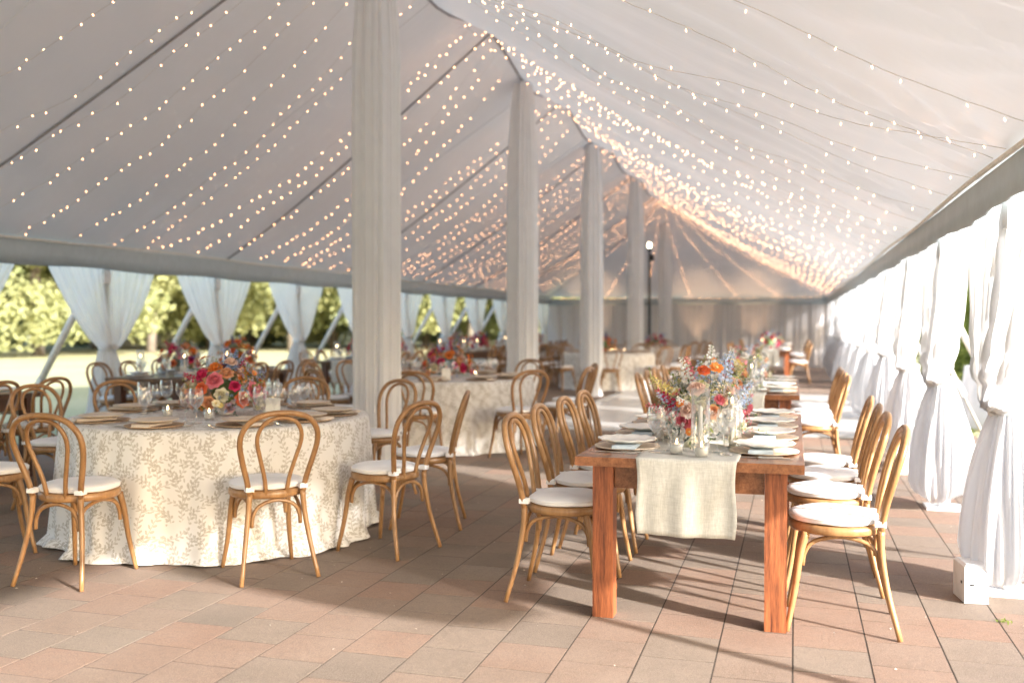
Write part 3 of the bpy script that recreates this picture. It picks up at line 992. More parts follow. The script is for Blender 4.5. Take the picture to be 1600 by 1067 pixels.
ME['wineglass'] = lm('wine_glass', win, M['glass'], 20)
ME['tumbler'] = lm('tumbler', [(0, 0.003), (0.028, 0.003), (0.032, 0.09), (0.0335, 0.11)], M['glass'], 18)
ME['cyl'] = lm('glass_cylinder', [(0, 0.004), (0.044, 0.004), (0.046, 0.008), (0.046, 0.30), (0.0435, 0.30), (0.0435, 0.01)], M['glass'], 26)
ME['cyl_s'] = lm('glass_cylinder', [(0, 0.004), (0.034, 0.004), (0.036, 0.008), (0.036, 0.22), (0.034, 0.22), (0.034, 0.01)], M['glass'], 22)
ME['taper'] = lm('candle', [(0.0, 0.006), (0.016, 0.006), (0.016, 0.02), (0.011, 0.022), (0.010, 0.212), (0.004, 0.217), (0.0, 0.218)], M['wax'], 14)
ME['flame'] = lm('flame', [(0.0, 0.0), (0.0045, 0.006), (0.0055, 0.012), (0.003, 0.022), (0.0, 0.034)], M['flame'], 10)
ME['votive'] = lm('glass_cup', [(0, 0.003), (0.027, 0.003), (0.031, 0.006), (0.034, 0.066), (0.0325, 0.066), (0.0295, 0.008)], M['glass'], 20)
ME['votive_wax'] = lm('wax', [(0, 0.008), (0.028, 0.008), (0.0305, 0.048), (0.0, 0.047)], M['wax'], 18)
def napk(name, mat, drop):
    b = MB()
    for k in range(3):
        z = 0.001 + k * 0.0045; e_ = 0.002 * k
        b.box(-0.055 + e_, 0.055 - e_, -0.14 + e_, 0.09, z, z + 0.004, 0.001)
    b2 = MB()
    def f(u, v):
        return ((u - .5) * 0.112, -0.14 - 0.012 * math.sin(v * PI / 2) - 0.002 * math.sin(u * 9), 0.0155 - (0.0155) * v * drop)
    b2.grid(6, 5, f)
    b.add(b2.v, b2.f)
    return b.mesh(name, mat)
ME['napkin_blue'] = napk('napkin', M['napkin_blue'], 1)
ME['napkin_beige'] = napk('napkin', M['napkin_beige'], 1)
b = MB(); b.box(-.006, .006, -.10, .02, 0.001, 0.004, .001)
b.add([(-.010, .02, .0025), (.010, .02, .0025), (.011, .055, .005), (-.011, .055, .005)], [(0, 1, 2, 3)])
for k in range(4): b.box(-.011 + k*.0063, -.0085 + k*.0063, .055, .10, 0.003, 0.005)
ME['fork'] = b.mesh('fork', M['silver'])
b = MB(); b.box(-.007, .007, -.10, .01, 0.001, 0.006, .001); b.box(-.009, .008, .01, .115, 0.0015, 0.0035, .001)
ME['knife'] = b.mesh('knife', M['silver'])
b = MB(); b.box(-.005, .005, -.09, .04, .001, .004, .001); b.lathe([(0.0, .002), (.016, .003), (.019, .006)], 12, c=(0, .065, 0), sy=1.5); ME['spoon'] = b.mesh('spoon', M['silver'])

def tw(name, me, x, y, z, rz, lab, cat, grp, scale=1):
    o = inst(name, me, None, (x, y, z), (0, 0, rz), scale)
    return tag(o, lab, cat, grp)

def goblet(x, y, z, where, grp):
    o = empty('water_goblet', (x, y, z), random.uniform(0, 6))
    tag(o, 'stemmed goblet of water ' + where, 'goblet', grp)
    inst('bowl', ME['goblet'], o, scale=1.08); inst('water', ME['goblet_water'], o, scale=1.08)
def votive(x, y, z, where, grp):
    o = empty('votive_candle', (x, y, z)); tag(o, 'short votive candle ' + where, 'candle', grp)
    inst('glass_cup', ME['votive'], o); inst('wax', ME['votive_wax'], o); inst('flame', ME['flame'], o, (0, 0, 0.046), (0, 0, 0), 0.8)
def taper(x, y, z, where, grp, small=False, lit=True):
    o = empty('candle_in_cylinder', (x, y, z)); tag(o, 'candle in tall clear cylinder ' + where, 'candle', grp)
    inst('glass_cylinder', ME['cyl'], o, (0, 0, 0), (0, 0, 0), (0.95, 0.95, 0.78 if small else 1.0))
    inst('candle', ME['taper'], o, (0, 0, 0), (0, 0, 0), (1, 1, 0.75 if small else 1.0))
    if lit: inst('flame', ME['flame'], o, (0, 0, 0.162 if small else 0.214))

# ---------------------------------------------------------------- flowers
def petal(b, R0, L, W, tilt, ang, cup, z0, mi=0):
    """one bent petal: base at radius R0, leaning out by tilt"""
    V = []
    for j, (v, wv) in enumerate(((0, .35), (.35, .9), (.72, 1.0), (1.0, .55))):
        for u in (-1, -.33, .33, 1):
            x = u * W * wv * .5
            out = R0 + L * v * math.sin(tilt) - cup * L * (v ** 2) * 0.5 + 0.16 * W * u * u * -1 * (1 if cup > 0 else .4)
            z = z0 + L * v * math.cos(tilt) + (-.10 * L * v * v if tilt > .8 else 0)
            V.append((out * math.cos(ang) - x * math.sin(ang), out * math.sin(ang) + x * math.cos(ang), z))
    F = [(j*4+i, j*4+i+1, j*4+i+5, j*4+i+4) for j in range(3) for i in range(3)]
    b.add(V, F, mi)
def fl_rose(col, seed):
    r_ = random.Random(seed); b = MB()
    for ring, (n, R0, L, W, tilt, cup) in enumerate(((3, .001, .018, .016, .05, .3), (4, .004, .022, .022, .15, .5), (5, .008, .026, .028, .35, .5), (6, .011, .030, .034, .65, .45), (7, .012, .034, .038, 1.0, .3), (7, .012, .036, .040, 1.35, .1))):
        for k in range(n):
            petal(b, R0, L * r_.uniform(.9, 1.1), W, tilt + r_.uniform(-.1, .1), 2*PI*(k + .5*(ring % 2))/n + r_.uniform(-.15, .15), cup, 0.006 if ring < 4 else 0.002)
    return b.mesh('flower', M['f_' + col], True)
def fl_daisy(col, seed, cen='yellow'):
    r_ = random.Random(seed); b = MB()
    for k in range(9): petal(b, .003, .026, .017, 1.25 + r_.uniform(-.15, .15), 2*PI*k/9 + r_.uniform(-.1, .1), 0, 0)
    for k in range(7): petal(b, .002, .018, .013, 1.0, 2*PI*(k+.5)/7, 0, .002)
    b.lathe([(0.0, .010), (.006, .008), (.007, .002)], 8, mi=1)
    return b.mesh('flower', [M['f_' + col], M['f_' + cen]], True)
def fl_spike(col, seed, L=.16):
    r_ = random.Random(seed); b = MB()
    b.tube([(0, 0, -.06), (0.004, 0, L*.5), (0.012, 0.006, L)], .0015, 4, mi=1)
    n = 26
    for i in range(n):
        t_ = i / n; z = L * t_; rr = .022 * (1 - t_*.75); a = i * 2.4
        c = Vector((rr*math.cos(a) + .01*t_, rr*math.sin(a), z)); s_ = .018 * (1.15 - t_*.65)
        for k in range(4):
            a2 = 2*PI*k/4 + r_.uniform(0, 1)
            d = Vector((math.cos(a)*.5 + math.cos(a2)*.6, math.sin(a)*.5 + math.sin(a2)*.6, r_.uniform(-.1, .5))).normalized()
            e_ = d.orthogonal().normalized() * s_ * .55
            b.add([c, c + d*s_*.6 + e_, c + d*s_*1.15, c + d*s_*.6 - e_], [(0, 1, 2, 3)])
    return b.mesh('flower_spike', [M['f_' + col], M['stem']])
def fl_spray(col, seed):
    r_ = random.Random(seed); b = MB()
    for i in range(16):
        d = Vector((r_.uniform(-1, 1), r_.uniform(-1, 1), r_.uniform(.2, 1.1))).normalized() * r_.uniform(.04, .085)
        b.tube([(0, 0, -.02), d*.5, d], .0008, 3, mi=1)
        for k in range(5):
            a2 = 2*PI*k/5; e_ = Vector((math.cos(a2), math.sin(a2), .3)) * .009; f_ = Vector((math.cos(a2+.6), math.sin(a2+.6), .3)) * .0075
            b.add([d, d + e_, d + (e_ + f_)*.62, d + f_], [(0, 1, 2, 3)])
    return b.mesh('flower_spray', [M['f_' + col], M['stem']])
def fl_leaves(mat, seed, n=11, L=.15, size=.03):
    r_ = random.Random(seed); b = MB()
    pts = spline([(0, 0, -.03), (.01, 0, L*.4), (.035, 0, L*.8), (.06, 0, L)], 8)
    b.tube(pts, .0013, 3)
    for i in range(n):
        t_ = (i + 1) / n; p = pts[min(7, int(t_*7))]
        a = i * 2.2 + r_.uniform(-.3, .3)
        d = Vector((math.cos(a), math.sin(a), .45)).normalized(); s_ = size * (1.1 - .5*t_) * r_.uniform(.8, 1.2)
        e_ = d.cross(Vector((0, 0, 1))).normalized() * s_ * .3; up = Vector((0, 0, s_*.10))
        b.add([p, p + d*s_*.45 + e_ + up, p + d*s_ - up*.5, p + d*s_*.45 - e_ + up], [(0, 1, 2), (0, 2, 3)])
    return b.mesh('leaf_sprig', M[mat])
FL = {}
for c in ('coral', 'peach', 'blush', 'cream', 'magenta', 'red', 'rose', 'mauve', 'white', 'orange'):
    FL['rose_' + c] = fl_rose(c, c)
for c in ('cream', 'yellow', 'orange', 'blush', 'magenta'):
    FL['daisy_' + c] = fl_daisy(c, c)
for c in ('blue', 'paleblue', 'indigo', 'rose', 'magenta', 'yellow', 'white'):
    FL['spike_' + c] = fl_spike(c, c)
for c in ('white', 'blue', 'magenta', 'yellow', 'blush'):
    FL['spray_' + c] = fl_spray(c, c)
FL['leaf_a'] = fl_leaves('green', 1); FL['leaf_b'] = fl_leaves('green_pale', 2, 13, .17, .026); FL['leaf_c'] = fl_leaves('green_blue', 3, 16, .13, .022)
b = MB(); b.lathe([(0, 0), (.040, 0), (.044, .006), (.030, .015), (.036, .026), (.072, .055), (.088, .095), (.090, .10), (.084, .10), (.0, .03)], 28); ME['vase'] = b.mesh('vase', M['ceramic'], True)
b = MB(); b.lathe([(0, .003), (.030, .003), (.036, .01), (.042, .06), (.034, .09), (.038, .105)], 18); ME['bud_vase'] = b.mesh('vase', M['glass'], True)

PAL_R = dict(big=['coral', 'peach', 'blush', 'orange', 'rose', 'cream', 'mauve', 'orange', 'peach', 'magenta'], sp=['blue', 'magenta', 'indigo', 'paleblue'], da=['cream', 'yellow', 'orange', 'blush'], spr=['blue', 'blue', 'blush'])
PAL_F = dict(big=['peach', 'blush', 'cream', 'rose', 'white', 'blush', 'peach', 'cream', 'white'], sp=['paleblue', 'paleblue', 'white', 'yellow', 'rose', 'white'], da=['cream', 'blush', 'orange'], spr=['white', 'white', 'blue', 'yellow', 'magenta'])
PAL_D = dict(big=['red', 'coral', 'orange', 'magenta', 'cream', 'coral'], sp=['indigo', 'paleblue', 'blue'], da=['orange', 'cream'], spr=['blue', 'yellow'])
def bouquet(x, y, z, lab, pal, rx=.21, ry=.21, h=.20, n=(18, 9, 7, 9, 12), seed=1, base=.10, vase='vase', grp='flower arrangements on the tables', sparse=1.0):
    r_ = random.Random(seed)
    o = empty('flower_arrangement', (x, y, z)); tag(o, lab, 'flowers', grp)
    inst('vase', ME[vase], o)
    c0 = Vector((0, 0, base + .01))
    def place(key, name, el0, el1, rad, sc0, sc1, jitter=.1):
        a = r_.uniform(0, 2*PI); el = r_.uniform(el0, el1)
        d = Vector((math.cos(a)*math.cos(el), math.sin(a)*math.cos(el), math.sin(el)))
        k = rad * r_.uniform(1 - jitter, 1 + jitter)
        p = c0 + Vector((d.x*rx*k, d.y*ry*k, d.z*h*k))
        nrm = Vector((d.x/rx, d.y/ry, d.z/h)).normalized()
        e_ = nrm.to_track_quat('Z', 'Y').to_euler()
        e_.rotate_axis('Z', r_.uniform(0, 6))
        inst(name, FL[key], o, p, e_, r_.uniform(sc0, sc1))
        return p
    # big blooms placed by a spiral so that they do not pile up
    nb = n[0]
    for i in range(nb):
        zf = -.25 + 1.2 * (i + .5) / nb
        a = i * 2.39996 + seed
        el = math.asin(max(-1, min(1, zf)))
        d = Vector((math.cos(a)*math.cos(el), math.sin(a)*math.cos(el), math.sin(el)))
        k = r_.uniform(.80, 1.0)
        p = c0 + Vector((d.x*rx*k, d.y*ry*k, d.z*h*k))
        nrm = Vector((d.x/rx, d.y/ry, d.z/h + .2)).normalized()
        e_ = nrm.to_track_quat('Z', 'Y').to_euler(); e_.rotate_axis('Z', r_.uniform(0, 6))
        inst('flower', FL['rose_' + pal['big'][(i * 3 + seed) % len(pal['big'])]], o, p, e_, r_.uniform(.85, 1.35))
    for i in range(n[1]): place('spike_' + r_.choice(pal['sp']), 'flower_spike', .25, 1.4, .80, .65, 1.0)
    for i in range(n[2]): place('daisy_' + r_.choice(pal['da']), 'flower', -.1, 1.2, 1.12, .7, 1.0)
    for i in range(n[3]): place('spray_' + r_.choice(pal['spr']), 'flower_spray', -.2, 1.3, .85, .9, 1.3)
    for i in range(n[4] * 2): place(r_.choice(('leaf_a', 'leaf_a', 'leaf_b', 'leaf_c')), 'leaf_sprig', -.45, 1.2, r_.uniform(.45, .72), .75, 1.15)
    b = MB(); b.lathe([(.0, .03), (.07, .06), (rx*.34, base+.01), (rx*.42, base + h*.25), (rx*.26, base+h*.45), (0, base+h*.52)], 14, sy=ry/rx)
    b.build('leaf_mass', M['green'] if seed % 2 else M['green_blue'], o, True)
    return o

# ---------------------------------------------------------------- round tables
def round_cloth(seed, big=True):
    Rt, H = 0.955, 0.752
    rs = random.Random(seed)
    ph = [rs.uniform(0, 6.28) for _ in range(8)]
    NA = 420 if big else 160
    b = MB(); uv = []
    rings = [0.0, .3, .6, .85, .95]
    def fold(a, t_):
        f = 0.4*math.sin(8*a+ph[0]) + 0.5*math.sin(13*a+ph[1]+.5*t_+.7*math.sin(3*a+ph[4])) + .30*math.sin(22*a+ph[2]-.6*t_+math.sin(4*a)) + .16*math.sin(37*a+ph[3]) + .2*math.sin(5*a+ph[4])
        return f
    for r in rings:
        for k in range(NA):
            a = 2*PI*k/NA
            b.v.append((Rt*r*math.cos(a), Rt*r*math.sin(a), H)); uv.append((Rt*r*math.cos(a)+7, Rt*r*math.sin(a)+7))
    NT_ = 26 if big else 12
    for j in range(NT_ + 1):
        t_ = j / NT_
        for k in range(NA):
            a = 2*PI*k/NA
            f = fold(a, t_)
            g = t_ ** 0.8
            r = Rt + 0.004 + (0.008 + 0.040*g) + 0.058 * g * f
            z = H - 0.012*min(1, t_*6) - (H - 0.012) * t_
            puddle = 0.0
            if t_ > 0.93:
                q = (t_ - .93) / .07
                puddle = 0.05 * q * (0.6 + 0.5*math.sin(4*a+ph[5]) + .4*math.sin(11*a+ph[6]))
                z = max(z, .004) + 0.012 * (1 - abs(2*q-1)) * (1 + math.sin(13*a+ph[6]))
                if q > .9: z = 0.004 + .006 * (1 + math.sin(17*a+ph[7]))
            r += puddle
            if j == 0: r, z = Rt + .003, H - 0.003
            b.v.append((r*math.cos(a), r*math.sin(a), z)); uv.append((a*1.02*Rt, -(t_*H)))
    nr = len(rings) + NT_ + 1
    for i in range(nr - 1):
        for k in range(NA):
            a_ = i*NA+k; c_ = i*NA+(k+1) % NA
            if k == NA - 1 and i >= len(rings) - 1: pass
            b.f.append((a_, c_, c_+NA, a_+NA))
    b.mi = [0]*len(b.f); b.uv = uv
    return b

ROUND_SEATS = [(-128, 'near left'), (-87, 'left front'), (-46, 'front'), (-14, 'right front'), (16, 'right rear'),
               (66, 'far right'), (98, 'far middle'), (126, 'rear left'), (150, 'far left'), (174, 'left')]
def round_table(x, y, who, seed, level, chx=0.0, chy=0.0):
    """level 2: everything; 1: fewer glasses; 0: plates only"""
    o = empty('round_table', (x, y, 0)); tag(o, 'round banquet table hidden under printed cloth, ' + who, 'table', 'round banquet tables')
    b = MB(); b.lathe([(0, .715), (.91, .715), (.915, .72), (.915, .738), (.905, .742), (0, .742)], 40); b.build('tabletop', M['dark_top'], o, True)
    for k in range(4):
        a = PI/4 + k*PI/2; b = MB(); b.tube([(.55*math.cos(a), .55*math.sin(a), .715), (.62*math.cos(a), .62*math.sin(a), 0)], .016, 8); b.build('leg', M['alu'], o, True)
    cb = round_cloth(seed, level > 0).build('tablecloth', M['vine'], None, True, (x, y, 0), seed * 1.3)
    tag(cb, 'cream floor length tablecloth printed with tan leaf sprigs, on ' + who, 'tablecloth', 'printed round tablecloths')
    Z = .754
    for i, (ang, wh) in enumerate(ROUND_SEATS):
        a = R(ang + (seed * 3 if level < 2 else 0))
        rr = 1.40 + random.uniform(-.02, .03)
        if level == 2 and ang == -128: rr = 1.36
        chair(x + chx + rr*math.cos(a), y + chy + rr*math.sin(a), math.degrees(a) + 180, 'bentwood chair, white cushion, at the %s place of %s' % (wh, who), 'chairs around the round tables')
        ca, sa = math.cos(a), math.sin(a)
        rz = a + PI/2     # local -Y points away from the table centre
        def P(ro, la): return (x + ro*ca - la*sa, y + ro*sa + la*ca)
        px, py = P(.74, 0)
        pl = 'at the %s place of %s' % (wh, who)
        tw('charger_plate', ME['charger'], px, py, Z, rz, 'woven tan charger plate ' + pl, 'charger plate', 'chargers on the round tables')
        tw('napkin', ME['napkin_beige'], *P(.76, .02), Z + .013, rz, 'folded beige napkin ' + pl, 'napkin', 'beige napkins')
        tw('dinner_plate', ME['plate_beige'], px, py, Z + .028, rz, 'beige dinner plate ' + pl, 'plate', 'plates on the round tables')
        if level >= 2:
            tw('fork', ME['fork'], *P(.74, -.19), Z, rz + PI, 'silver fork beside the plate ' + pl, 'fork', 'flatware on the round tables')
            tw('knife', ME['knife'], *P(.74, .19), Z, rz + PI, 'silver knife beside the plate ' + pl, 'knife', 'flatware on the round tables')
        if level >= 1:
            goblet(*P(.52, .14), Z, pl, 'goblets on the round tables')
            tw('wine_glass', ME['wineglass'], *P(.49, .05), Z, 0, 'empty wine glass ' + pl, 'wine glass', 'wine glasses on the round tables')
            if level == 2 and i % 2 == 0:
                tw('wine_glass', ME['wineglass'], *P(.55, .22), Z, 0, 'second empty wine glass ' + pl, 'wine glass', 'wine glasses on the round tables')
    for k in range(5):
        a = k * 2*PI/5 - 1.2
        votive(x + .33*math.cos(a), y + .33*math.sin(a), Z, '%s the flowers on %s' % (['in front of', 'right of', 'behind right of', 'behind left of', 'left of'][k], who), 'votive candles')

round_table(-3.64, 5.54, 'the nearest round table', 1, 2, -.11, .13)
bouquet(-3.64, 5.60, .754, 'coral, magenta and blue garden bouquet in the middle of the nearest round table', PAL_R, .25, .25, .25, (44, 8, 10, 14, 16), 3)
round_table(-3.75, 10.15, 'the second round table', 2, 1)
bouquet(-3.75, 10.15, .754, 'coral and pink garden bouquet in the middle of the second round table', PAL_R, .27, .27, .25, (38, 6, 8, 8, 12), 8)
round_table(-3.75, 19.9, 'the third round table', 3, 0)
bouquet(-3.85, 19.9, .754, 'dark red and cream bouquet on the round table beyond the dance floor', PAL_D, .27, .27, .26, (20, 6, 6, 6, 8), 5)
round_table(-3.75, 24.9, 'the farthest round table', 4, 0)
bouquet(-3.4, 24.6, .754, 'small mixed bouquet on the farthest round table', PAL_D, .25, .25, .24, (16, 5, 5, 5, 6), 6)
for (x, y, who) in ((-3.14, 5.35, 'the nearest round table'), (-3.5, 9.45, 'the second round table')):
    b = MB(); b.box(-.045, .045, -.003, .003, .0, .135); b.box(-.045, .045, .003, .03, 0, .003)
    c = b.build('table_card', M['card'], None, False, (x, y, .756), R(20)); tag(c, 'small upright white card standing on ' + who, 'card')

# ---------------------------------------------------------------- plank tables
def farm_table(xc, y0, who, dark=False, level=2, runner=True, L=2.44, seed=0):
    o = empty('farm_table', (xc, y0, 0))
    tag(o, ('dark' if dark else 'reddish brown') + ' plank top farm table with square legs, ' + who, 'table', 'plank farm tables')
    mt, ml = (M['dark_top'], M['dark_leg']) if dark else (M['farm_top'], M['farm_leg'])
    W = 1.01; n = 5; pw_ = W / n
    for k in range(n):
        b = MB(); b.box(-W/2 + k*pw_ + .0012, -W/2 + (k+1)*pw_ - .0012, 0.112, L - 0.112, .708, .750, .002); b.build('plank', mt, o)
    for (a, c) in ((0, .11), (L - .11, L)):
        b = MB(); b.box(-W/2, W/2, a, c, .708, .750, .003)
        p = b.build('end_board', mt, o)
    lh = .385
    for sx in (-1, 1):
        for yy in (.055, L - .055 - .095):
            b = MB(); x0_ = sx*lh - .0475; b.box(x0_, x0_ + .095, yy, yy + .095, 0.001, .707, 0)
            b.build('leg', ml, o)
    for sx in (-1, 1):
        b = MB(); b.box(sx*lh - .016, sx*lh + .016, .152, L - .152, .60, .7065); b.build('apron', mt, o)
    for yy in (.085, L - .117):
        b = MB(); b.box(-lh + .05, lh - .05, yy, yy + .032, .60, .7065); b.build('apron', mt, o)
    Z = .7505
    if runner:
        b = MB(); hw = .222
        path = []
        for t_ in np.linspace(0, 1, 16): path.append((-.004 - .006*math.sin(t_*3), Z - .34 + t_*.33))
        path += [(-.003, Z + .002), (.006, Z + .004)]
        for t_ in np.linspace(.02, L - .02, 30): path.append((t_, Z + .003))
        path += [(L - .004, Z + .003), (L + .006, Z - .004)]
        for t_ in np.linspace(0, 1, 8): path.append((L + .007, Z - .02 - t_*.2))
        NUr = 26
        for j, (yy, z) in enumerate(path):
            hang = max(0, (Z - z)) if j < 18 or j > 48 else 0
            for i in range(NUr):
                u = i/(NUr-1)*2-1
                wvy = (-1 if j < 25 else 1) * (0.012*math.sin(u*5+1+seed) + .006*math.sin(u*11+2)) * min(1, hang/.2)
                b.v.append((u*(hw + .006*math.sin(j*.4) - hang*.02), yy + wvy - (0.006 if j < 18 else 0), z + (.0012*math.sin(j*1.3+u*6) if 18 <= j <= 48 else 0) + (0.010*u*u*hang if j < 6 else 0)))
        for j in range(len(path)-1):
            for i in range(NUr-1):
                a_ = j*NUr+i; b.f.append((a_, a_+1, a_+1+NUr, a_+NUr))
        b.mi = [0]*len(b.f)
        r_o = b.build('table_runner', M['linen'], None, True, (xc, y0, 0))
        sol = r_o.modifiers.new('thickness', 'SOLIDIFY'); sol.thickness = .0016; sol.offset = 1
        tag(r_o, 'pale linen runner hanging over the end of ' + who, 'table runner', 'linen table runners')
    Z2 = Z + .0005
    for side in (-1, 1):
        sd_ = {1: 'curtain', -1: 'inner'}[side] if not dark else {1: 'inner', -1: 'lawn'}[side]
        for i in range(4):
            yy = y0 + .37 + i * .575
            num = ['nearest', 'second', 'third', 'farthest'][i]
            cx_ = xc + side * (.505 + .125) + random.uniform(-.012, .012)
            chair(cx_, yy + random.uniform(-.015, .015) - (.09 if (i == 0 and side > 0 and seed == 1) else 0), 180 if side > 0 else 0, 'bentwood chair, %s along the %s side of %s' % (num, sd_, who), 'chairs along the plank tables')
            pl = '%s along the %s side of %s' % (num, sd_, who)
            px = xc + side * .325
            tw('charger_plate', ME['charger_pale'], px, yy, Z2, 0, 'pale wooden charger ' + pl, 'charger plate', 'chargers on the plank tables')
            tw('napkin', ME['napkin_blue'], px - .01*side, yy - .02, Z2 + .013, 0, 'folded pale blue napkin ' + pl, 'napkin', 'pale blue napkins')
            tw('dinner_plate', ME['plate'], px, yy + .006, Z2 + .028, random.uniform(0, 3), 'ivory scalloped plate ' + pl, 'plate', 'plates on the plank tables')
            if level >= 2:
                tw('fork', ME['fork'], px + side*.02, yy - .205, Z2, R(90 + side*4), 'silver fork ' + pl, 'fork', 'flatware on the plank tables')
                tw('knife', ME['knife'], px - side*.01, yy - .185, Z2, R(93), 'silver knife ' + pl, 'knife', 'flatware on the plank tables')
            if level >= 1:
                goblet(xc + side*.160, yy - .165 + .02*i, Z + .004, pl, 'goblets on the plank tables')
                tw('wine_glass', ME['wineglass'], xc + side*.112, yy - .085, Z + .004, 0, 'empty wine glass ' + pl, 'wine glass', 'wine glasses on the plank tables')
    return Z + .005

Z = farm_table(-.46, 4.30, 'the nearest aisle table', seed=1)
BQ = bouquet(-.46, 4.98, Z, 'loose blush, coral and pale blue bouquet nearest the camera on the aisle table', PAL_F, .22, .27, .29, (24, 15, 8, 26, 24), 11, base=.05)
bouquet(-.46, 6.12, Z, 'airy pale blue and peach bouquet at the far end of the nearest aisle table', PAL_F, .20, .22, .30, (22, 12, 6, 18, 14), 12, base=.08)
for (fx, fz, key, nm_, sc_) in ((-.515, .872, 'rose_rose', 'flower', 1.25), (-.385, .925, 'rose_peach', 'flower', 1.05), (-.31, .90, 'rose_white', 'flower', 1.15), (-.46, 1.035, 'rose_blush', 'flower', 1.0), (-.365, 1.14, 'daisy_orange', 'flower', 1.3),
                                (-.425, 1.125, 'rose_coral', 'flower', .8), (-.375, .85, 'rose_white', 'flower', .75), (-.44, .955, 'rose_cream', 'flower', .7), (-.34, .86, 'daisy_cream', 'flower', .9), (-.35, .985, 'rose_rose', 'flower', .65)):
    e_ = Vector((fx + .46, -.22, (fz - .95) * .8 + .10)).to_track_quat('Z', 'Y').to_euler()
    inst(nm_, FL[key], BQ, (fx + .46, -.215 + abs(fx + .42) * .25, fz - Z), e_, sc_)
for (fx, fz, key, nm_, sc_, tl_) in ((-.60, .94, 'leaf_b', 'leaf_sprig', 1.2, -.8), (-.58, 1.00, 'spike_yellow', 'flower_spike', .9, -.9), (-.57, .95, 'spike_magenta', 'flower_spike', .8, -.9), (-.50, 1.06, 'spike_white', 'flower_spike', .9, -.35), (-.40, 1.10, 'spike_white', 'flower_spike', 1.0, .0),
                                    (-.33, 1.08, 'spike_paleblue', 'flower_spike', .95, .2), (-.30, 1.03, 'leaf_b', 'leaf_sprig', 1.2, .3), (-.27, .98, 'spike_paleblue', 'flower_spike', .8, .6), (-.36, .83, 'leaf_a', 'leaf_sprig', 1.2, 1.9), (-.45, 1.0, 'leaf_b', 'leaf_sprig', 1.1, -.2), (-.40, 1.02, 'spray_white', 'flower_spray', 1.2, .1), (-.33, .94, 'spray_white', 'flower_spray', 1.1, .4)):
    inst(nm_, FL[key], BQ, (fx + .46, -.15, fz - Z), (.25, tl_, 0), sc_)
NR = 'on the nearest aisle table'
taper(-.42, 4.55, Z, 'standing nearest the camera ' + NR, 'candles in tall cylinders', lit=False)
taper(-.29, 4.80, Z, 'just right of the flowers ' + NR, 'candles in tall cylinders')
taper(-.60, 5.22, Z, 'just left of the flowers ' + NR, 'candles in tall cylinders')
taper(-.34, 5.42, Z, 'between the two bouquets, right one, ' + NR, 'candles in tall cylinders')
taper(-.52, 5.55, Z, 'between the two bouquets, left one, ' + NR, 'candles in tall cylinders')
taper(-.40, 5.78, Z, 'behind the middle ' + NR, 'candles in tall cylinders')
taper(-.50, 6.48, Z, 'at the far end ' + NR, 'candles in tall cylinders')
votive(-.40, 4.40, Z, 'in front of the tall cylinder ' + NR, 'votive candles')
votive(-.52, 4.47, Z, 'left of the tall cylinder ' + NR, 'votive candles')
votive(-.30, 5.66, Z, 'near the middle ' + NR, 'votive candles')

Z = farm_table(-.46, 8.45, 'the second aisle table', level=1, seed=2)
NR = 'on the second aisle table'
bouquet(-.46, 9.1, Z, 'pale blue and red bouquet at the near end of the second aisle table', PAL_F, .22, .25, .28, (16, 10, 6, 10, 12), 13, base=.08)
bouquet(-.46, 10.2, Z, 'blush bouquet at the far end of the second aisle table', PAL_F, .22, .25, .28, (14, 9, 6, 9, 10), 14, base=.08)
for k, (dx_, yy) in enumerate(((.1, 8.7), (-.12, 8.75), (.1, 9.6), (-.08, 9.75), (.05, 10.6))):
    taper(-.46 + dx_, yy, Z, '%s from the near end %s' % (ORD[k], NR), 'candles in tall cylinders')

Z = farm_table(-.55, 22.2, 'the third aisle table', level=0, seed=3)
bouquet(-.55, 22.8, Z, 'peach and dark red bouquet on the aisle table beyond the dance floor', PAL_D, .25, .25, .30, (14, 5, 5, 5, 6), 15, base=.08)
for k, dx_ in enumerate((-.15, .12)):
    taper(-.55 + dx_, 22.5, Z, '%s on the aisle table beyond the dance floor' % ('on the left' if k == 0 else 'on the right'), 'candles in tall cylinders')
Z = farm_table(-.55, 26.8, 'the farthest aisle table', level=0, seed=4)
bouquet(-.55, 27.6, Z, 'dark mixed bouquet on the farthest aisle table', PAL_D, .25, .25, .28, (12, 4, 4, 4, 6), 16, base=.08)

LT = [(4.62, 'first lawn side table'), (9.05, 'second lawn side table'), (14.0, 'third lawn side table'), (18.8, 'fourth lawn side table'), (23.6, 'fifth lawn side table')]
for i, (yy, who) in enumerate(LT):
    Z = farm_table(-6.93, yy, 'the ' + who, dark=True, level=1 if i in (1, 2) else 0, runner=(i != 1), seed=5 + i)
    if i == 0: continue
    pal = (PAL_D, PAL_R)[i % 2]
    for k in range(2):
        bouquet(-6.93 + (.1 if k else -.05), yy + (.75, 1.75)[k], Z, '%s bouquet toward the %s end of the %s' % ('dark red and orange' if pal is PAL_D else 'coral and blue', ('near', 'far')[k], who), (PAL_D, PAL_R)[(i + k) % 2], .23, .23, .28, (26, 6, 6, 8, 10), 20 + i*2 + k, base=.12)
    for k, (dx_, dy_) in enumerate(((-.3, .35), (.18, .5), (-.2, 1.25), (.22, 1.3), (.1, 2.1))):
        taper(-6.93 + dx_, yy + dy_, Z, '%s from near end of %s' % (ORD[k], who), 'candles in tall cylinders')

